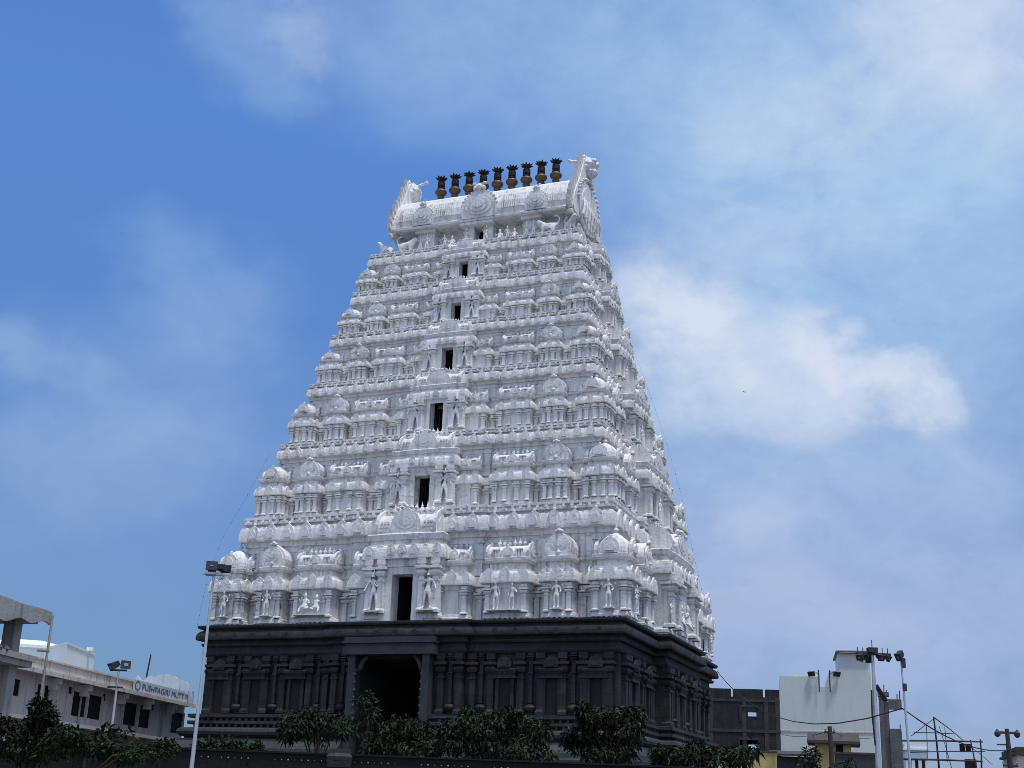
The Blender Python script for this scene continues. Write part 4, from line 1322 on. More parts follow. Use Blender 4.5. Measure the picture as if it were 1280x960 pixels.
# right: thinner pole
pb = at(1137.5, 955, 40); pt = at(1126, 822, 40)
o = thing("lamp_post", "thin grey lamp post with a single drooping lamp head beside the scaffold", "lamp post", (pb.x, pb.y, 0))
lx = pt.x - pb.x; sl = lx / (pt.z - pb.z)
M = MB(); M.tube([(-sl * pb.z, 0, 0), (0, 0, pb.z), (lx, 0, pt.z)], [.045, .04, .026], 9); M.build("pole", M_steel, o)
M = MB(); flood(M, lx - .04, -.05, pt.z + .07, .14, .20, -.8, .7); f = M.build("floodlight", M_lamp, o)
M = MB(); flood_glass(M, lx - .04, -.05, pt.z + .07, .14, .20, -.8, .7); M.build("lamp_glass", M_glass, f)
M = MB(); M.box(lx + .0, lx + .12, -.06, .06, pt.z - .3, pt.z - .02); M.build("control_box", M_lamp, o)
M = MB(); M.box(lx * .7 - .02, lx * .7 + .08, -.08, .02, pb.z + .68 * (pt.z - pb.z), pb.z + .75 * (pt.z - pb.z)); M.build("control_box", M_lamp, o)

# far right: electricity pole with a cross arm
pb = at(1263, 958, 60); pt = at(1258.5, 911, 60)
o = thing("utility_pole", "dark electricity pole with two lamps on its cross arm at the far right", "utility pole", (pb.x, pb.y, 0))
lx = pt.x - pb.x
M = MB(); M.tube([(-.1, 0, 0), (0, 0, pb.z), (lx, 0, pt.z)], [.16, .13, .09], 8); M.build("pole", M_wood, o)
for bx in ((lx - .42, lx + .42, -.05, .05, pt.z - .22, pt.z - .12), (-.32, .32, -.05, .05, pt.z - 1.62, pt.z - 1.54), (lx - .5, lx, -.03, .03, pt.z - .72, pt.z - .66)):
    M = MB(); M.box(*bx); M.build("cross_arm", M_wood, o)
for s in (-1, 1):
    M = MB(); M.T = Tm(lx + s * .44, 0, pt.z - .18); M.lathe(0, 0, -.06, [(.03, -.14), (.13, -.06), (.14, .06), (.06, .16), (.03, .22)], 9); M.T = None; M.build("lamp_head", M_lamp, o)
for s in (-.3, .3, 0):
    M = MB(); finial(M, s, 0, pt.z - 1.54, .2, .05); M.build("insulator", M_knob, o)

# ================================================================== RIGHT: buildings
def facade(o, name, w, dep, h, holes, material, thick=.25, y=0.0):
    """front wall with real openings (x0,x1,z0,z1) plus side and back walls"""
    M = MB()
    xs = sorted({0, w, *[q for hh in holes for q in hh[:2]]})
    for a, b in zip(xs[:-1], xs[1:]):
        cs = sorted((z0, z1) for x0, x1, z0, z1 in holes if x0 <= a + 1e-6 and x1 >= b - 1e-6)
        z = 0
        for z0, z1 in cs:
            if z0 > z: M.box(a, b, y, y + thick, z, z0)
            z = z1
        if z < h: M.box(a, b, y, y + thick, z, h)
    return M


def px_local(o_loc, rz, D):
    """returns f(px,py) -> (x,z) on the vertical plane through o_loc facing the viewer"""
    n = Vector((-math.sin(rz), math.cos(rz), 0)); t = Vector((math.cos(rz), math.sin(rz), 0))

    def f(px, py):
        d = c_f * FPX + c_r * (px - 640) - c_u * (py - 480)
        k = (Vector(o_loc) - EYE).dot(n) / d.dot(n)
        p = EYE + d * k
        return (p - Vector(o_loc)).dot(t), p.z
    return f


# dark bare-brick building
p0 = at(886, 900, 108); rz = -.12
loc = (p0.x, p0.y, 0)
f = px_local(loc, rz, 108)
o = thing("brick_building", "dark bare-brick unfinished building with square window holes right of the tower", "building", loc, rz)
w = f(975, 900)[0]; h = f(930, 871)[1]
hx = [f(926, 885)[0], f(945.5, 885)[0]]
z_a, z_b = f(935, 884)[1], f(935, 900)[1]
z_c, z_d = f(935, 925)[1], f(935, 942)[1]
holes = [(hx[0], hx[1], z_b, z_a), (f(925, 930)[0], hx[1], z_d - .6, z_c)]
M = facade(o, "wall", w, 9, h, holes, M_brick)
M.box(0, .25, .26, 9, 0, h); M.box(w - .25, w, .26, 9, 0, h)
# back wall with openings straight through
xs = (hx[0] + 1.1, hx[1] + 1.9)
M.box(.26, xs[0], 8.75, 9, 0, h); M.box(xs[1], w - .26, 8.75, 9, 0, h)
M.box(xs[0], xs[1], 8.75, 9, z_a + .35, h); M.box(xs[0], xs[1], 8.75, 9, z_c + .2, z_b + 1.0); M.box(xs[0], xs[1], 8.75, 9, 0, z_d - .3)
M.build("wall", M_brick, o)
M = MB()
zz = f(935, 912)[1]
M.box(-.03, w + .03, -.06, 9.03, zz - .22, zz + .02)
zz2 = f(935, 874)[1]
M.box(-.03, w + .03, -.045, .0, zz2 - .2, zz2)
for x in (0, w * .47, w - .35, w * .78): M.box(x, x + .32, -.04, -.002, 0, h)
M.build("frame_beams", M_beam, o)
for a, b, z0, z1 in holes[:2]:
    M = MB(); M.box(a - .12, a - .002, -.10, .2, z0 - .1, z1 + .12); M.box(a - .12, b + .12, -.12, .2, z1 + .001, z1 + .14); M.build("window_surround", M_beam, o)
M = MB()
xn = f(915, 864)[0]; xn2 = f(955, 864)[0]
for a, b in ((0, xn - .07), (xn + .07, xn2 - .09), (xn2 + .09, w)): M.box(a, b, .0, .25, h + .001, h + .62)
M.build("parapet", M_brick, o)

# pale green building
p0 = at(975.5, 900, 122); rz = -.20
loc = (p0.x, p0.y, 0)
f = px_local(loc, rz, 122)
o = thing("green_building", "tall blank pale green building with a stepped notched roofline", "building", loc, rz)
w = f(1091, 900)[0]
xa, xb, xc = f(1025, 858)[0], f(1037.5, 858)[0], f(1048.5, 840)[0]
za = f(1000, 845.5)[1]; zn_ = f(1031, 858.5)[1]; zc_ = f(1060, 839)[1]; zd_ = f(1065, 816)[1]
M = MB()
for (a, b, z) in ((0, xa, za), (xa, xb, zn_), (xb, xc, zc_), (xc, w, zc_)): M.box(a, b, 0, 12, 0, z)
M.build("wall", M_green, o)
M = MB(); M.box(xc, w, .05, 6, zc_ + .001, zd_); M.build("stair_tower", M_green, o)
M = MB(); M.box(xc - .2, w + .1, -.3, 6.2, zd_ + .001, zd_ + .16); M.build("stair_roof", M_rawconc, o)
M = MB(); q0, q1 = f(992, 840)[0], f(1012, 840)[0]; M.box(q0, q1, 3, 6, za + .001, f(1000, 837)[1]); M.build("roof_room", M_green, o)
M = MB()
zq = f(1000, 914)[1]
M.box(-.02, w + .02, -.05, -.001, zq - .06, zq + .06); M.build("floor_band", M_ledge, o)
for px in (1023.5, 1037):
    x = f(px, 850)[0]
    q = thing("roof_lamp", "roof lamp on the %s rod above the notch of the pale green building" % ("left" if px < 1030 else "right"), "lamp", tuple(Vector(loc) + Vector((math.cos(rz) * x, math.sin(rz) * x, zn_)) - Vector((-math.sin(rz), math.cos(rz), 0)) * .3), rz)
    hh = f(px, 838)[1] - zn_
    M = MB(); M.tube([(0, 0, -.5), (0, 0, hh)], .06, 6); M.build("rod", M_lamp, q)
    sg = -1 if px < 1030 else 1
    M = MB(); M.tube([(0, 0, hh * .75), (sg * .35, 0, hh * .9)], .03, 5); flood(M, sg * .62, 0, hh * .78, .6, .38, sg * .5, .5); M.build("lamp_head", M_lamp, q)

# yellow hut
p0 = at(1018.5, 940, 60); rz = -.24
loc = (p0.x, p0.y, 0); f = px_local(loc, rz, 60)
o = thing("yellow_hut", "small yellow hut under a dark overhanging roof in front of the green building", "hut", loc, rz)
w = f(1064, 940)[0]; h = f(1040, 928)[1]
M = MB(); M.box(0, w, 0, 1.3, 0, h); M.build("wall", M_yellow, o)
M = MB(); zr2 = f(1040, 914.5)[1]
x0, x1 = f(1009, 925)[0], f(1075, 925)[0]
ze2 = f(1040, 926)[1]
M.add([(x0, -.5, ze2), (x1, -.5, ze2 - .05), (x1, 1.7, ze2 - .05), (x0, 1.7, ze2), (x0 + .02, .6, zr2), (x1 - .04, .6, zr2 - .02), (x0, -.5, ze2 - .12), (x1, -.5, ze2 - .17), (x1, 1.7, ze2 - .17), (x0, 1.7, ze2 - .12)],
      [(0, 1, 5, 4), (2, 3, 4, 5), (0, 4, 3), (1, 2, 5), (6, 7, 1, 0), (7, 8, 2, 1), (8, 9, 3, 2), (9, 6, 0, 3), (9, 8, 7, 6)])
M.build("roof", M_roofing, o)
xd0, xd1 = f(1045, 940)[0], f(1054, 940)[0]
M = MB(); M.box(xd0, xd1, -.03, .0, h - 1.5, h - .1); M.build("dark_opening", M_window, o)
# dark compound wall by the hut
p0 = at(1045, 950, 57); loc = (p0.x, p0.y, 0); f = px_local(loc, -.1, 57)
o = thing("compound_wall", "dark stained wall between the yellow hut and the floodlight mast", "wall", loc, -.1)
w = f(1096, 950)[0]; h = f(1070, 943)[1]
M = MB(); M.box(0, w, 0, .3, 0, h); M.build("wall_body", M_lamp, o)
M = MB(); M.box(-.05, w + .05, -.05, .35, h + .001, h + .08); M.build("coping", M_roofing, o)
# ochre wall left of the hut
p0 = at(938, 950, 64); loc = (p0.x, p0.y, 0); f = px_local(loc, -.1, 64)
o = thing("ochre_wall", "low ochre wall below the dark bare-brick building", "wall", loc, -.1)
w = f(971, 950)[0]; h = f(955, 940.5)[1]
M = MB(); M.box(-1.5, w, 0, .3, 0, h); M.build("wall_body", M_yellow, o)
M = MB(); M.box(-1.55, w + .03, -.05, .35, h + .001, h + .07); M.build("coping", M_roofing, o)
p0 = at(971, 950, 66); loc = (p0.x, p0.y, 0); f = px_local(loc, -.1, 66)
o = thing("dark_shed", "dark low shed between the ochre wall and the yellow hut", "shed", loc, -.1)
w = f(1022, 950)[0]; h = f(1000, 946)[1]
M = MB(); M.box(.05, w, 0, 3, 0, h); M.build("wall", M_lamp, o)
M = MB(); M.add([(-.1, -.5, h + .001), (w + .1, -.5, h + .001), (w + .1, 3.2, h + .35), (-.1, 3.2, h + .35), (-.1, -.5, h + .1), (w + .1, -.5, h + .1), (w + .1, 3.2, h + .45), (-.1, 3.2, h + .45)], [(0, 1, 5, 4), (4, 5, 6, 7), (1, 2, 6, 5), (3, 0, 4, 7), (2, 3, 7, 6), (3, 2, 1, 0)]); M.build("roof", M_roofing, o)
# wooden pole before the hut
p0 = at(1040, 955, 56); p1 = at(1037, 908, 56)
o = thing("wooden_pole", "dark wooden pole with insulators standing before the yellow hut", "pole", (p0.x, p0.y, 0))
M = MB(); M.tube([(0, 0, 0), (0, 0, p0.z), (p1.x - p0.x, 0, p1.z)], [.13, .11, .09], 8); M.build("pole", M_wood, o)
M = MB(); M.box(p1.x - p0.x - .22, p1.x - p0.x + .22, -.05, .05, p1.z - .28, p1.z - .2); M.build("cross_arm", M_wood, o)
for s in (-.18, .18):
    M = MB(); finial(M, p1.x - p0.x + s, 0, p1.z - .2, .18, .05); M.build("insulator", M_knob, o)

# unfinished concrete columns
p0 = at(1098, 930, 76); rz = -.3
loc = (p0.x, p0.y, 0); f = px_local(loc, rz, 76)
o = thing("unfinished_frame", "half-built grey concrete columns with projecting beams and bare steel bars", "building frame", loc, rz)
xa, xb = f(1099.5, 900)[0], f(1111.5, 900)[0]
zt1 = f(1105, 870)[1]; zb1 = f(1118, 874)[1]; zb2 = f(1118, 886)[1]; xq = f(1127, 880)[0]
M = MB(); M.box(xa, xb - .25, 0, .55, 0, zt1); M.box(xb - .249, xb, .1, .6, 0, zt1 - .3); M.build("column", M_rawconc, o)
M = MB(); M.box(xa - .04, xb + .05, -.05, .6, zt1 + .001, zt1 + .22); M.build("column_cap", M_rawconc, o)
M = MB(); M.box(xb + .001, xq, .05, .55, zb2, zb1); M.build("beam", M_rawconc, o)
zc1 = f(1118, 911)[1]
M = MB(); M.box(xb - .002 + .004, f(1127, 920)[0], -.05, 2.5, 0, zc1); M.build("block_wall", M_rawconc, o)
M = MB()
for x, z0, z1 in ((xq - .1, zb1, f(1126, 863)[1]), (xa + .3, zt1 + .2, f(1105, 855)[1]), (xb - .1, zt1 + .2, f(1110, 862)[1]), (xq - .25, zb1, f(1124, 867)[1]), (f(1127, 910)[0] - .1, zc1, f(1127, 905)[1])):
    M.tube([(x, .3, z0 - .1), (x + .03, .3, z1)], .03, 5)
M.build("steel_bar", M_wood, o)

# scaffold of wooden poles
p0 = at(1130, 930, 88); rz = -.2
loc = (p0.x, p0.y, 0); f = px_local(loc, rz, 88)
o = thing("pole_scaffold", "rickety scaffold of dark wooden poles against the sky at the right", "scaffold", loc, rz)


def stick(a, b, r, nm, y=0.0):
    xa, za = f(*a); xb, zb = f(*b)
    M = MB(); M.tube([(xa, y, za), ((xa + xb) / 2 + .02, y, (za + zb) / 2 + .03), (xb, y, zb)], [r * .65, r * .55, r * .48], 6); M.build(nm, M_wood, o)


for a, b, r in (((1174, 962), (1167, 896), .11), ((1159, 950), (1158, 905), .05), ((1184, 952), (1181, 909), .05), ((1220, 962), (1213, 925), .08), ((1227, 962), (1225.5, 924), .09), ((1190, 962), (1174, 908), .04)):
    stick(a, (b[0], b[1]), r, "upright")
for a, b, r in (((1126, 926), (1228, 927.5), .11), ((1142, 916), (1192, 917.5), .06), ((1136, 940.5), (1231, 939.5), .06), ((1120, 949), (1228, 952), .12)):
    stick(a, b, r, "crossbar", -.15)
for a, b, r in (((1139, 920), (1168, 898), .05), ((1167, 896), (1204, 925), .06), ((1213, 933), (1241, 956), .035), ((1214, 953), (1222, 962), .08)):
    stick(a, b, r, "brace", .12)
for a in (1200, 1207.5):
    x0, z0 = f(a, 940); x1, z1 = f(a + 5.5, 930)
    M = MB(); M.box(x0, x1, -.12, .12, z0, z1); M.build("hanging_panel", M_window, o)
x0, z0 = f(1208, 962); x1, z1 = f(1221, 949)
M = MB(); M.box(x0, x1, .2, .6, z0 - 2, z1); M.build("planks", M_wood, o)
# far low buildings
for (xa, xb, yt, D, mt, nm, lb) in ((1132, 1160, 938, 150, M_tank, "far_house", "pale flat-roofed house far behind the wooden scaffold"), (1272, 1330, 944, 120, M_cream, "pink_house", "small pinkish house cut by the right edge behind the electricity pole")):
    p0 = at(xa, 950, D); loc = (p0.x, p0.y, 0); f = px_local(loc, -.2, D)
    o = thing(nm, lb, "house", loc, -.2)
    w = f(xb, 950)[0]; h = f((xa + min(xb, 1280)) / 2, yt)[1]
    M = MB(); M.box(0, w, 0, 8, 0, h); M.build("wall", mt, o)
    M = MB(); M.ext([(0, 0), (w, 0), (w, 8), (0, 8)], [(h + .001, .25), (h + .2, .25), (h + .201, .05), (h + .7, .05)], capb=True); M.build("roof", mt if D > 130 else M_roofing, o)
    for k in range(3):
        M = MB(); M.box(w * (.12 + .3 * k), w * (.26 + .3 * k), -.03, 0, h - 2.4, h - 1.0); M.build("window", M_window, o)

# ================================================================== cables
def cable(pts, r, label, sagn=10):
    M = MB(); full = []
    for (a, b, sag) in pts:
        for k in range(sagn + 1):
            t = k / sagn
            p = a.lerp(b, t); p = p.copy(); p.z -= sag * 4 * t * (1 - t)
            if not full or (p - full[-1]).length > 1e-4: full.append(p)
    M.tube([tuple(p) for p in full], r, 5)
    return tag(M.build("cable", M_wire), label, "cable")


T0 = tower.matrix_basis.copy()
T0 = Matrix.Translation((TX, TY, 0)) @ Matrix.Rotation(YAW, 4, 'Z')
corner = T0 @ Vector((A0 + .5, B0 + .45, 11.7))
q1 = at(1128, 885.5, 41); q2 = at(1280, 942, 62)
cable([(corner, q1, 1.6), (q1, at(1262, 937, 60), .45), (at(1262, 937, 60), at(1310, 950, 62), .1)], .022, "long black cable sagging from the tower corner past the lamp posts")
for k, (a, b, s) in enumerate(((at(1037, 913, 56), at(975, 917, 70), .2), (at(1037, 913, 56), at(1096, 921, 75), .2))):
    cable([(a, b, s)], .012, "thin wire from the wooden pole towards the " + ("brick building" if k == 0 else "floodlight mast"))

# strings of small lamps hanging down the tower's corners
def lamp_string(pts, label, nb):
    o = thing("lamp_string", label, "string of lamps", (0, 0, 0))
    M = MB(); M.tube([tuple(p) for p in pts], .0035, 4); M.build("wire", M_wire, o)
    B = MB(); B.lathe(0, 0, 0, [(.012, -.05), (.026, -.025), (.026, .025), (.012, .04)], 6)
    me = None
    for k in range(nb):
        t = (k + .5) / nb * (len(pts) - 1); i = int(t)
        p = Vector(pts[i]).lerp(Vector(pts[i + 1]), t - i)
        if me is None:
            c = B.build("small_lamp", M_bulb, o, loc=p); me = c.data
        else: link("small_lamp", me, o, p)


lamp_string([at(x, y, 92) for x, y in ((799, 455), (815, 500), (833, 553), (852, 620), (866, 690), (880, 750), (893, 826))], "thin string of small lamps hanging off the tower's right corner", 22)
lamp_string([at(x, y, 76.5) for x, y in ((338, 565), (306, 625), (278, 672), (262, 715), (252, 755), (246, 785))], "thin string of small lamps hanging off the tower's left corner", 14)

# ================================================================== compound fence in the foreground
pL = at(-60, 937, 33); pR = at(880, 944, 33)
zf_ = at(300, 938.5, 33).z
fe = thing("compound_fence", "long dark sheet fence with a row of small pale knobs in front of the tower", "fence", (pL.x, 33, 0))
wf = pR.x - pL.x
M = MB(); M.box(0, wf, 0, .06, 0, zf_ - .02); M.build("fence_sheet", M_fence, fe)
M = MB(); M.box(-.02, wf + .02, -.05, .11, zf_ - .019, zf_ + .02); M.build("top_rail", M_fence, fe)
M = MB(); n = int(wf / .16)
for k in range(n):
    if (k * 7919) % 11 < 8: blob(M, (k + .5) * wf / n, -.035, zf_ - .17, .010 + .005 * ((k * 31) % 3))
tag(M.build("knob_row", M_knob, fe), kind="stuff")
for px in (424,):
    x = at(px, 950, 32.8).x - pL.x
    M = MB()
    M.ext([(x - .22, -.22), (x + .22, -.22), (x + .22, -.01), (x - .22, -.01)], [(0, .02), (.3, .02), (.31, 0), (zf_ - .35, 0), (zf_ - .3, .06), (zf_ - .05, .08), (zf_ + .02, .02), (zf_ + .12, .02)])
    for k in range(4): M.box(x - .20 + k * .105, x - .15 + k * .105, -.26, -.221, .4, zf_ - .4)
    M.build("fence_post", M_stone, fe)
for k in range(9):
    x = (k + .5) * wf / 9
    M = MB(); M.box(x - .05, x + .05, -.04, -.002, 0, zf_ - .25); M.build("fence_stiffener", M_fence, fe)

# ================================================================== trees and shrubs
def foliage(M, rng, clumps, n, ll, lw, droop=.3):
    for _ in range(n):
        cx, cy, cz, rx, ry, rz = rng.choice(clumps)
        while True:
            a, b, c = rng.uniform(-1, 1), rng.uniform(-1, 1), rng.uniform(-1, 1)
            d = a * a + b * b + c * c
            if d < 1 and (d > .25 or rng.random() < .4): break
        k_ = rng.uniform(.75, 1.3) if rng.random() < .35 else 1
        p = Vector((cx + a * rx * k_, cy + b * ry * k_, cz + c * rz * k_))
        dirv = Vector((a * .7 + rng.gauss(0, .8), b * .7 + rng.gauss(0, .8), c * .4 - droop * .5 + rng.gauss(0, .7))).normalized()
        side = dirv.cross(Vector((rng.gauss(0, .5), rng.gauss(0, .5), 1))).normalized()
        up = side.cross(dirv)
        L = ll * rng.uniform(.45, 1.15); W = lw * rng.uniform(.7, 1.2)
        q1 = p + dirv * L * .45 + side * W * .5 + up * W * .12; q2 = p + dirv * L * .45 - side * W * .5 + up * W * .12
        e = p + dirv * L - Vector((0, 0, droop * L * .35))
        mid = p + dirv * L * .5 - up * W * .08
        M.add([p, q1, e, q2, mid], [(0, 4, 1), (1, 4, 2), (0, 3, 4), (3, 2, 4)])


def tree(name, label, cat, base, trunk_top, clumps, n, ll, lw, material, seed, group=None, droop=.3, tr=.08, base_z=0.0, lean=0):
    rng = random.Random(seed)
    o = thing(name, label, cat, (base[0], base[1], base_z), 0, group)
    M = MB()
    pts = [(0, 0, 0), (lean * .3, .03, trunk_top * .4), (lean * .7, -.04, trunk_top * .75), (lean, 0, trunk_top)]
    M.tube(pts, [tr * 1.3, tr, tr * .8, tr * .6], 8)
    for c in clumps:
        M.tube([(lean * .7, 0, trunk_top * .72), ((lean + c[0]) * .5, c[1] * .5, (trunk_top + c[2]) * .5 - .1), (c[0], c[1], c[2])], [tr * .5, tr * .33, tr * .12], 6)
    M.build("trunk", M_bark, o, True)
    M = MB(); foliage(M, rng, clumps, n, ll, lw, droop)
    M.build("crown", material, o)
    return o


def clumps_px(D, base, lst, depth=.8):
    """clumps given by photo position -> coordinates relative to the tree's foot"""
    res = []
    s = D / FPX
    for k, (px, py, rx, ry) in enumerate(lst):
        p = at(px, py, D)
        res.append((p.x - base[0], (k % 3 - 1) * depth * .6, p.z, rx * s, max(depth * .7, rx * s * .7), ry * s))
    return res


def tree_px(name, label, cat, px, D, lst, n, ll, lw, material, seed, trunk_py, **kw):
    b = at(px, 950, D)
    t = at(px, trunk_py, D).z
    return tree(name, label, cat, (b.x, b.y), t, clumps_px(D, (b.x, b.y), lst), n, ll, lw, material, seed, **kw)


tree_px("leafy_tree", "large dark bushy tree with a tall sprig at the lower left corner", "tree", 40, 30,
        [(12, 920, 30, 20), (45, 916, 26, 22), (50, 896, 11, 16), (60, 886, 7, 12), (70, 921, 18, 16), (15, 938, 34, 14), (60, 938, 40, 16), (4, 906, 12, 8), (38, 902, 10, 10), (66, 897, 6, 8)], 5200, .155, .065, M_leaf, 11, 920)
tree_px("leafy_shrub", "spreading dark green shrub below the first windows of the cream building", "shrub", 105, 29,
        [(90, 930, 26, 14), (112, 932, 24, 13), (128, 936, 18, 11), (100, 920, 15, 8), (76, 922, 14, 10), (150, 944, 22, 9), (185, 943, 26, 9), (207, 934, 13, 9)], 3400, .14, .06, M_leaf2, 12, 935)
tree_px("young_tree", "thin young tree with sparse leaves standing by the short lamp post", "tree", 132, 31,
        [(141, 916, 7, 6), (134, 926, 6, 8), (148, 914, 6, 4)], 170, .22, .08, M_leaf, 13, 918, tr=.03)
tree_px("low_bush", "low green bush at the foot of the tall lamp post", "shrub", 285, 34.4,
        [(262, 936, 14, 9), (285, 933, 20, 11), (308, 936, 16, 9), (325, 938, 8, 6), (250, 941, 10, 8)], 1500, .20, .075, M_leaf2, 14, 940)
tree_px("mango_sapling", "dark sapling with drooping leaves left of the gateway", "tree", 397, 38,
        [(370, 905, 20, 14), (395, 898, 22, 13), (420, 904, 20, 14), (365, 918, 12, 11), (400, 915, 24, 13), (385, 892, 10, 6), (430, 914, 12, 10)], 2200, .20, .065, M_leaf, 15, 925, droop=.7, tr=.05)
tree_px("creeper_plant", "slender leafy plant climbing past the left gate post", "plant", 457, 40,
        [(452, 880, 6, 10), (462, 874, 6, 12), (455, 900, 8, 14), (446, 912, 10, 12), (466, 892, 7, 10)], 330, .24, .09, M_leaf, 16, 900, droop=.5, tr=.03)
tree_px("leafy_tree", "dim low tree growing in front of the dark gateway", "tree", 505, 37,
        [(480, 918, 16, 16), (502, 908, 18, 12), (525, 912, 16, 14), (505, 938, 40, 10), (500, 930, 28, 14), (540, 925, 14, 14), (470, 935, 18, 10)], 2600, .19, .065, M_leaf, 17, 925, droop=.6, tr=.06)
tree_px("leafy_tree", "broad dark tree right of the gateway, the widest in front of the tower", "tree", 622, 36,
        [(588, 908, 18, 14), (618, 901, 22, 11), (650, 903, 20, 12), (572, 926, 22, 16), (610, 926, 30, 16), (650, 923, 26, 15), (676, 916, 12, 15), (557, 910, 8, 9), (600, 942, 50, 10), (660, 942, 34, 9), (584, 890, 6, 6), (640, 891, 7, 6), (540, 936, 14, 8)], 5200, .20, .068, M_leaf2, 18, 925, droop=.6)
tree_px("leafy_tree", "dark rounded tree in front of the tower's near corner", "tree", 757, 37,
        [(735, 898, 14, 12), (762, 895, 14, 11), (787, 894, 12, 13), (726, 888, 6, 8), (725, 918, 18, 14), (757, 914, 24, 18), (790, 914, 13, 15), (745, 932, 32, 14), (780, 932, 22, 14), (757, 945, 34, 8), (798, 895, 7, 10), (712, 922, 10, 10)], 4600, .20, .068, M_leaf, 19, 925, droop=.6)
tree_px("leafy_shrub", "dark shrub spreading below the tower's right side", "shrub", 880, 35,
        [(850, 944, 20, 10), (875, 940, 18, 10), (900, 942, 18, 9), (915, 946, 14, 9), (868, 934, 8, 6), (835, 950, 18, 10), (885, 952, 40, 8), (822, 940, 8, 8)], 3000, .19, .065, M_leaf2, 20, 945, droop=.5)
tree_px("young_tree", "sapling with a few long drooping leaves in front of the ochre wall", "tree", 940, 34,
        [(938, 938, 7, 6), (930, 944, 7, 7), (922, 950, 10, 6)], 120, .30, .085, M_leaf, 21, 942, droop=.8, tr=.025)
tree_px("young_tree", "thin plant with small leaves left of the yellow hut", "plant", 1018, 52,
        [(1010, 940, 7, 5), (1018, 946, 7, 8), (1022, 955, 6, 8), (1000, 952, 10, 6)], 260, .26, .10, M_leaf, 22, 945, tr=.03)
tree_px("young_tree", "pale sprig of leaves in front of the dark compound wall", "plant", 1060, 50,
        [(1056, 953, 4, 5), (1062, 956, 5, 5), (1050, 960, 6, 4)], 90, .26, .09, M_leaf2, 23, 955, tr=.02)

# ================================================================== birds
def bird(label, p, s, roll):
    o = thing("bird", label, "bird", p)
    me = skin_mesh("bird_body", [[(-.5, 0, 0, .02), (-.3, 0, 0, .06), (0, 0, 0, .10), (.25, 0, .02, .06), (.38, 0, .03, .05), (.5, 0, .01, .012)],
                                 [(0, 0, 0, .10), (.08, .3, .12, .05), (-.02, .65, .10, .04), (-.15, .95, .02, .012)], [(0, 0, 0, .10), (.08, -.3, .12, .05), (-.02, -.65, .10, .04), (-.15, -.95, .02, .012)]], 2, 1, M_bird)
    b = link("body", me, o, sc=s); b.rotation_euler = (roll, 0, .7)


bird("tiny dark bird gliding against the white cloud right of the tower", at(930, 490, 120), .38, .5)
bird("tiny dark bird high in the blue sky left of the tower", at(152, 292.5, 130), .26, .2)

GROUPS = {"tree": "trees and plants along the fence", "shrub": "trees and plants along the fence", "plant": "trees and plants along the fence", "lamp post": "lamp posts",
          "bird": "birds in the sky", "lamp": "lamps on the green building's roof", "string of lamps": "strings of lamps on the tower", "cable": "overhead cables"}
for o in COL.objects:
    if o.parent is None and o.get("category") in GROUPS:
        o["group"] = GROUPS[o["category"]]

# ================================================================== sky and light
SUN_EL, SUN_AZ = 73.0, 142.0          # azimuth from +Y towards +X
world = bpy.data.worlds.new("World"); scene.world = world; world.use_nodes = True
nt = world.node_tree; N = nt.nodes; L = nt.links
for n_ in list(N): N.remove(n_)
outw = N.new("ShaderNodeOutputWorld"); bg = N.new("ShaderNodeBackground")
L.new(bg.outputs[0], outw.inputs[0])
STR = 0.0535
bg.inputs["Strength"].default_value = STR
sky = N.new("ShaderNodeTexSky"); sky.sky_type = 'NISHITA'; sky.sun_disc = False
sky.sun_elevation = R(SUN_EL); sky.sun_rotation = R(SUN_AZ)
sky.air_density = 1.0; sky.dust_density = .6; sky.ozone_density = 2.5; sky.altitude = 0


def mth(op, a, b=None, c=None):
    n_ = N.new("ShaderNodeMath"); n_.operation = op
    for i_, v in enumerate((a, b, c)):
        if v is None: continue
        if isinstance(v, (int, float)): n_.inputs[i_].default_value = v
        else: L.new(v, n_.inputs[i_])
    return n_.outputs[0]


def mixc(fac, a, b, bt='MIX'):
    n_ = N.new("ShaderNodeMix"); n_.data_type = 'RGBA'; n_.blend_type = bt; n_.clamp_factor = True
    if isinstance(fac, (int, float)): n_.inputs["Factor"].default_value = fac
    else: L.new(fac, n_.inputs["Factor"])
    for k_, v in (("A", a), ("B", b)):
        if isinstance(v, tuple): n_.inputs[k_].default_value = (*v, 1)
        else: L.new(v, n_.inputs[k_])
    return n_.outputs["Result"]


tc = N.new("ShaderNodeTexCoord")
sp = N.new("ShaderNodeSeparateXYZ"); L.new(tc.outputs["Generated"], sp.inputs[0])
az = mth('MULTIPLY', mth('ARCTAN2', sp.outputs[0], sp.outputs[1]), 57.29578)
el = mth('MULTIPLY', mth('ARCSINE', sp.outputs[2]), 57.29578)


def noise(scale, detail, rough=.55, dist=0.0, off=0.0):
    n_ = N.new("ShaderNodeTexNoise"); n_.inputs["Scale"].default_value = scale; n_.inputs["Detail"].default_value = detail
    n_.inputs["Roughness"].default_value = rough; n_.inputs["Distortion"].default_value = dist
    mp = N.new("ShaderNodeMapping"); mp.inputs["Location"].default_value = (off, off * .7, off * .3); mp.inputs["Scale"].default_value = (1, 1, 1.5)
    L.new(tc.outputs["Generated"], mp.inputs["Vector"]); L.new(mp.outputs["Vector"], n_.inputs["Vector"])
    return n_


nA = noise(9, 7, .55); nB = noise(9, 7, .55, 0, 7.3); nC = noise(11, 10, .66, .25, 3.1)
waz = mth('MULTIPLY_ADD', nA.outputs["Fac"], 9.0, mth('SUBTRACT', az, 4.5))
wel = mth('MULTIPLY_ADD', nB.outputs["Fac"], 6.5, mth('SUBTRACT', el, 3.25))


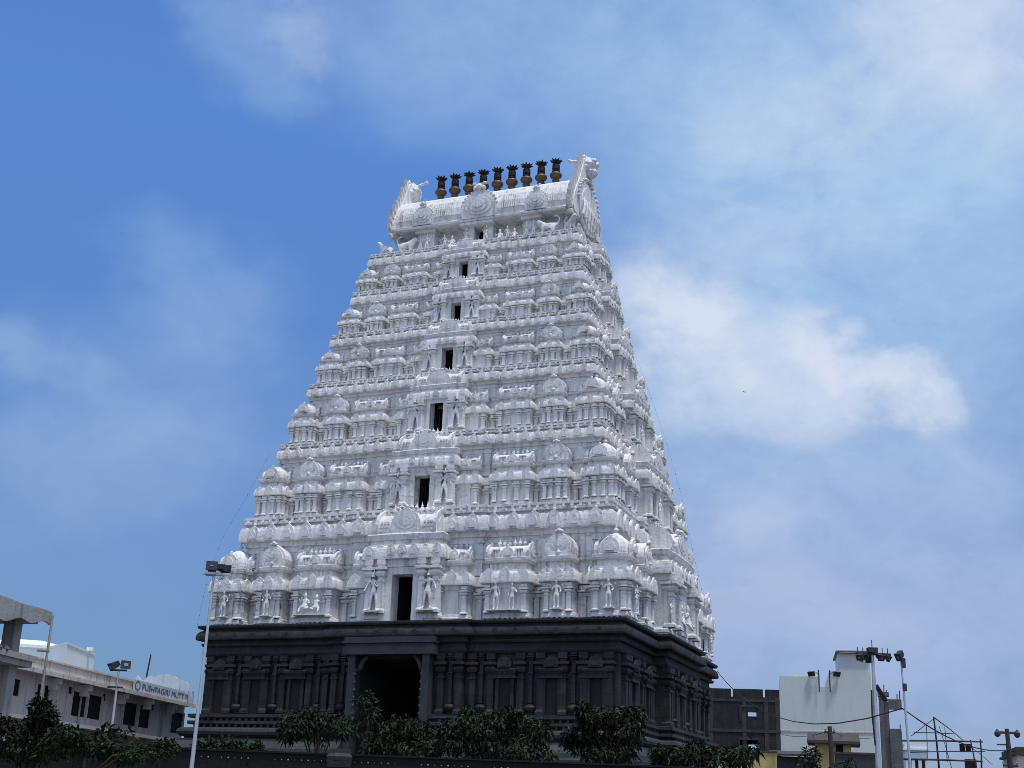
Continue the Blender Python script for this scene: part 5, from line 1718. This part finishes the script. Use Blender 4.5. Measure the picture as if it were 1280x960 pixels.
def bearing(px, py):
    d = (c_f * FPX + c_r * (px - 640) - c_u * (py - 480)).normalized()
    return math.degrees(math.atan2(d.x, d.y)), math.degrees(math.asin(d.z))


def cloud(px, py, rx, ry, rot, dens, soft=.35):
    a0, e0 = bearing(px, py)
    k = 57.3 / FPX
    rx *= k * 1.06; ry *= k
    c, s = math.cos(R(rot)), math.sin(R(rot))
    da = mth('SUBTRACT', waz, a0); de = mth('SUBTRACT', wel, e0)
    u = mth('DIVIDE', mth('ADD', mth('MULTIPLY', da, c), mth('MULTIPLY', de, s)), rx)
    v = mth('DIVIDE', mth('SUBTRACT', mth('MULTIPLY', de, c), mth('MULTIPLY', da, s)), ry)
    d = mth('SQRT', mth('ADD', mth('MULTIPLY', u, u), mth('MULTIPLY', v, v)))
    mr = N.new("ShaderNodeMapRange"); mr.interpolation_type = 'SMOOTHSTEP'
    L.new(d, mr.inputs[0]); mr.inputs[1].default_value = 1.0 + soft * .5; mr.inputs[2].default_value = 1.0 - soft
    mr.inputs[3].default_value = 0; mr.inputs[4].default_value = dens
    return mr.outputs[0]


def total(lst):
    t = None
    for c in lst:
        m_ = cloud(*c)
        t = m_ if t is None else mth('SUBTRACT', mth('ADD', t, m_), mth('MULTIPLY', t, m_))
    return t


veil = total([(1080, 140, 370, 300, 0, .85, .8), (1050, 640, 440, 250, -10, .72, .8), (660, 40, 300, 150, 0, .52, .8), (330, 50, 105, 75, 0, .30, .5), (250, 360, 120, 80, 0, .30, .8),
              (200, 470, 190, 100, 0, .26, .8), (150, 575, 190, 75, 10, .34, .8), (40, 455, 90, 38, -10, .30, .7), (1000, 830, 480, 160, 0, .75, .8), (150, 640, 320, 170, 0, .14, .9), (1080, 400, 400, 280, 0, .60, .9)])
bright = total([(850, 390, 105, 80, -20, .75, .7), (915, 450, 130, 85, -20, .55, .75), (985, 455, 90, 50, -15, .40, .6), (1085, 450, 108, 42, -31, .78, .6), (1140, 485, 50, 22, -30, .16, .7), (1200, 25, 170, 70, 10, .55, .8), (1010, 120, 190, 90, 0, .28, .9), (415, 40, 50, 40, 0, .20, .7),
                (945, 300, 170, 55, 0, .22, .8), (890, 520, 90, 36, 0, .22, .8), (940, 650, 55, 40, 20, .14, .8), (1250, 130, 110, 110, 0, .30, .9), (1030, 730, 260, 45, 0, .08, .9)])
tex = mth('MULTIPLY_ADD', nC.outputs["Fac"], 1.5, .25)
veil = mth('MULTIPLY', veil, tex)
bright = mth('MULTIPLY', bright, mth('MULTIPLY_ADD', nC.outputs["Fac"], 2.5, -.12))
SKYT = (.50, .80, 1.08)
ge = N.new("ShaderNodeMapRange"); L.new(el, ge.inputs[0]); ge.inputs[1].default_value = 4; ge.inputs[2].default_value = 29
gr = mixc(ge.outputs[0], (.45, .58, .81), (.88, 1.28, 1.80))
base = mixc(1.0, sky.outputs[0], gr, 'MULTIPLY')
CV = (3.9, 5.75, 8.1); CB_ = (6.5, 7.2, 8.6)
gv = N.new('ShaderNodeMapRange'); L.new(el, gv.inputs[0]); gv.inputs[1].default_value = 10; gv.inputs[2].default_value = 22
c1 = mixc(veil, base, mixc(gv.outputs[0], (3.7, 4.7, 7.1), CV))
c2 = mixc(bright, c1, CB_)
# broken bright cloud added overhead and behind the viewpoint, unseen, to light the tower
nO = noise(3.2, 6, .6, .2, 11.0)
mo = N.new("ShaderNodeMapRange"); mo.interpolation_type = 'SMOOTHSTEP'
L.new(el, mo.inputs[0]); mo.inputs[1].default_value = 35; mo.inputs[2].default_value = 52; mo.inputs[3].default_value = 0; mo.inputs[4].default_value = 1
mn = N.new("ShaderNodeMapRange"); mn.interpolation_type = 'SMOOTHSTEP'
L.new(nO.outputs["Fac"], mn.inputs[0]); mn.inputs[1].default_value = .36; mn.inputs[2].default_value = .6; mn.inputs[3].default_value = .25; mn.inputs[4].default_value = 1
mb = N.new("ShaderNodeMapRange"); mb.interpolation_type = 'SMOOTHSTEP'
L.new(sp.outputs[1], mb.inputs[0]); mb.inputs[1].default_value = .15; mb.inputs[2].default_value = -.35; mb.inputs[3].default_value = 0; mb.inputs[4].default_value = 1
fill_cloud = mth('MAXIMUM', mo.outputs[0], mb.outputs[0])
c2 = mixc(mth('MULTIPLY', fill_cloud, mn.outputs[0]), c2, (6.9, 8.1, 10.4))
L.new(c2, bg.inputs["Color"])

sd = bpy.data.lights.new("sun", 'SUN'); sd.energy = 1.65; sd.angle = R(9); sd.color = (1.0, .95, .88)
so = bpy.data.objects.new("sun", sd); COL.objects.link(so)
dirv = Vector((math.sin(R(SUN_AZ)) * math.cos(R(SUN_EL)), math.cos(R(SUN_AZ)) * math.cos(R(SUN_EL)), math.sin(R(SUN_EL))))
so.rotation_euler = dirv.to_track_quat('Z', 'Y').to_euler()
so.location = (40, 20, 80)

scene.view_settings.view_transform = 'Standard'
scene.view_settings.look = 'None'
scene.view_settings.exposure = .92
scene.view_settings.gamma = 1.0
scene.render.engine = 'CYCLES'
scene.cycles.use_denoising = True
scene.cycles.pixel_filter_type = 'BLACKMAN_HARRIS'
scene.cycles.filter_width = .85
scene.cycles.max_bounces = 6
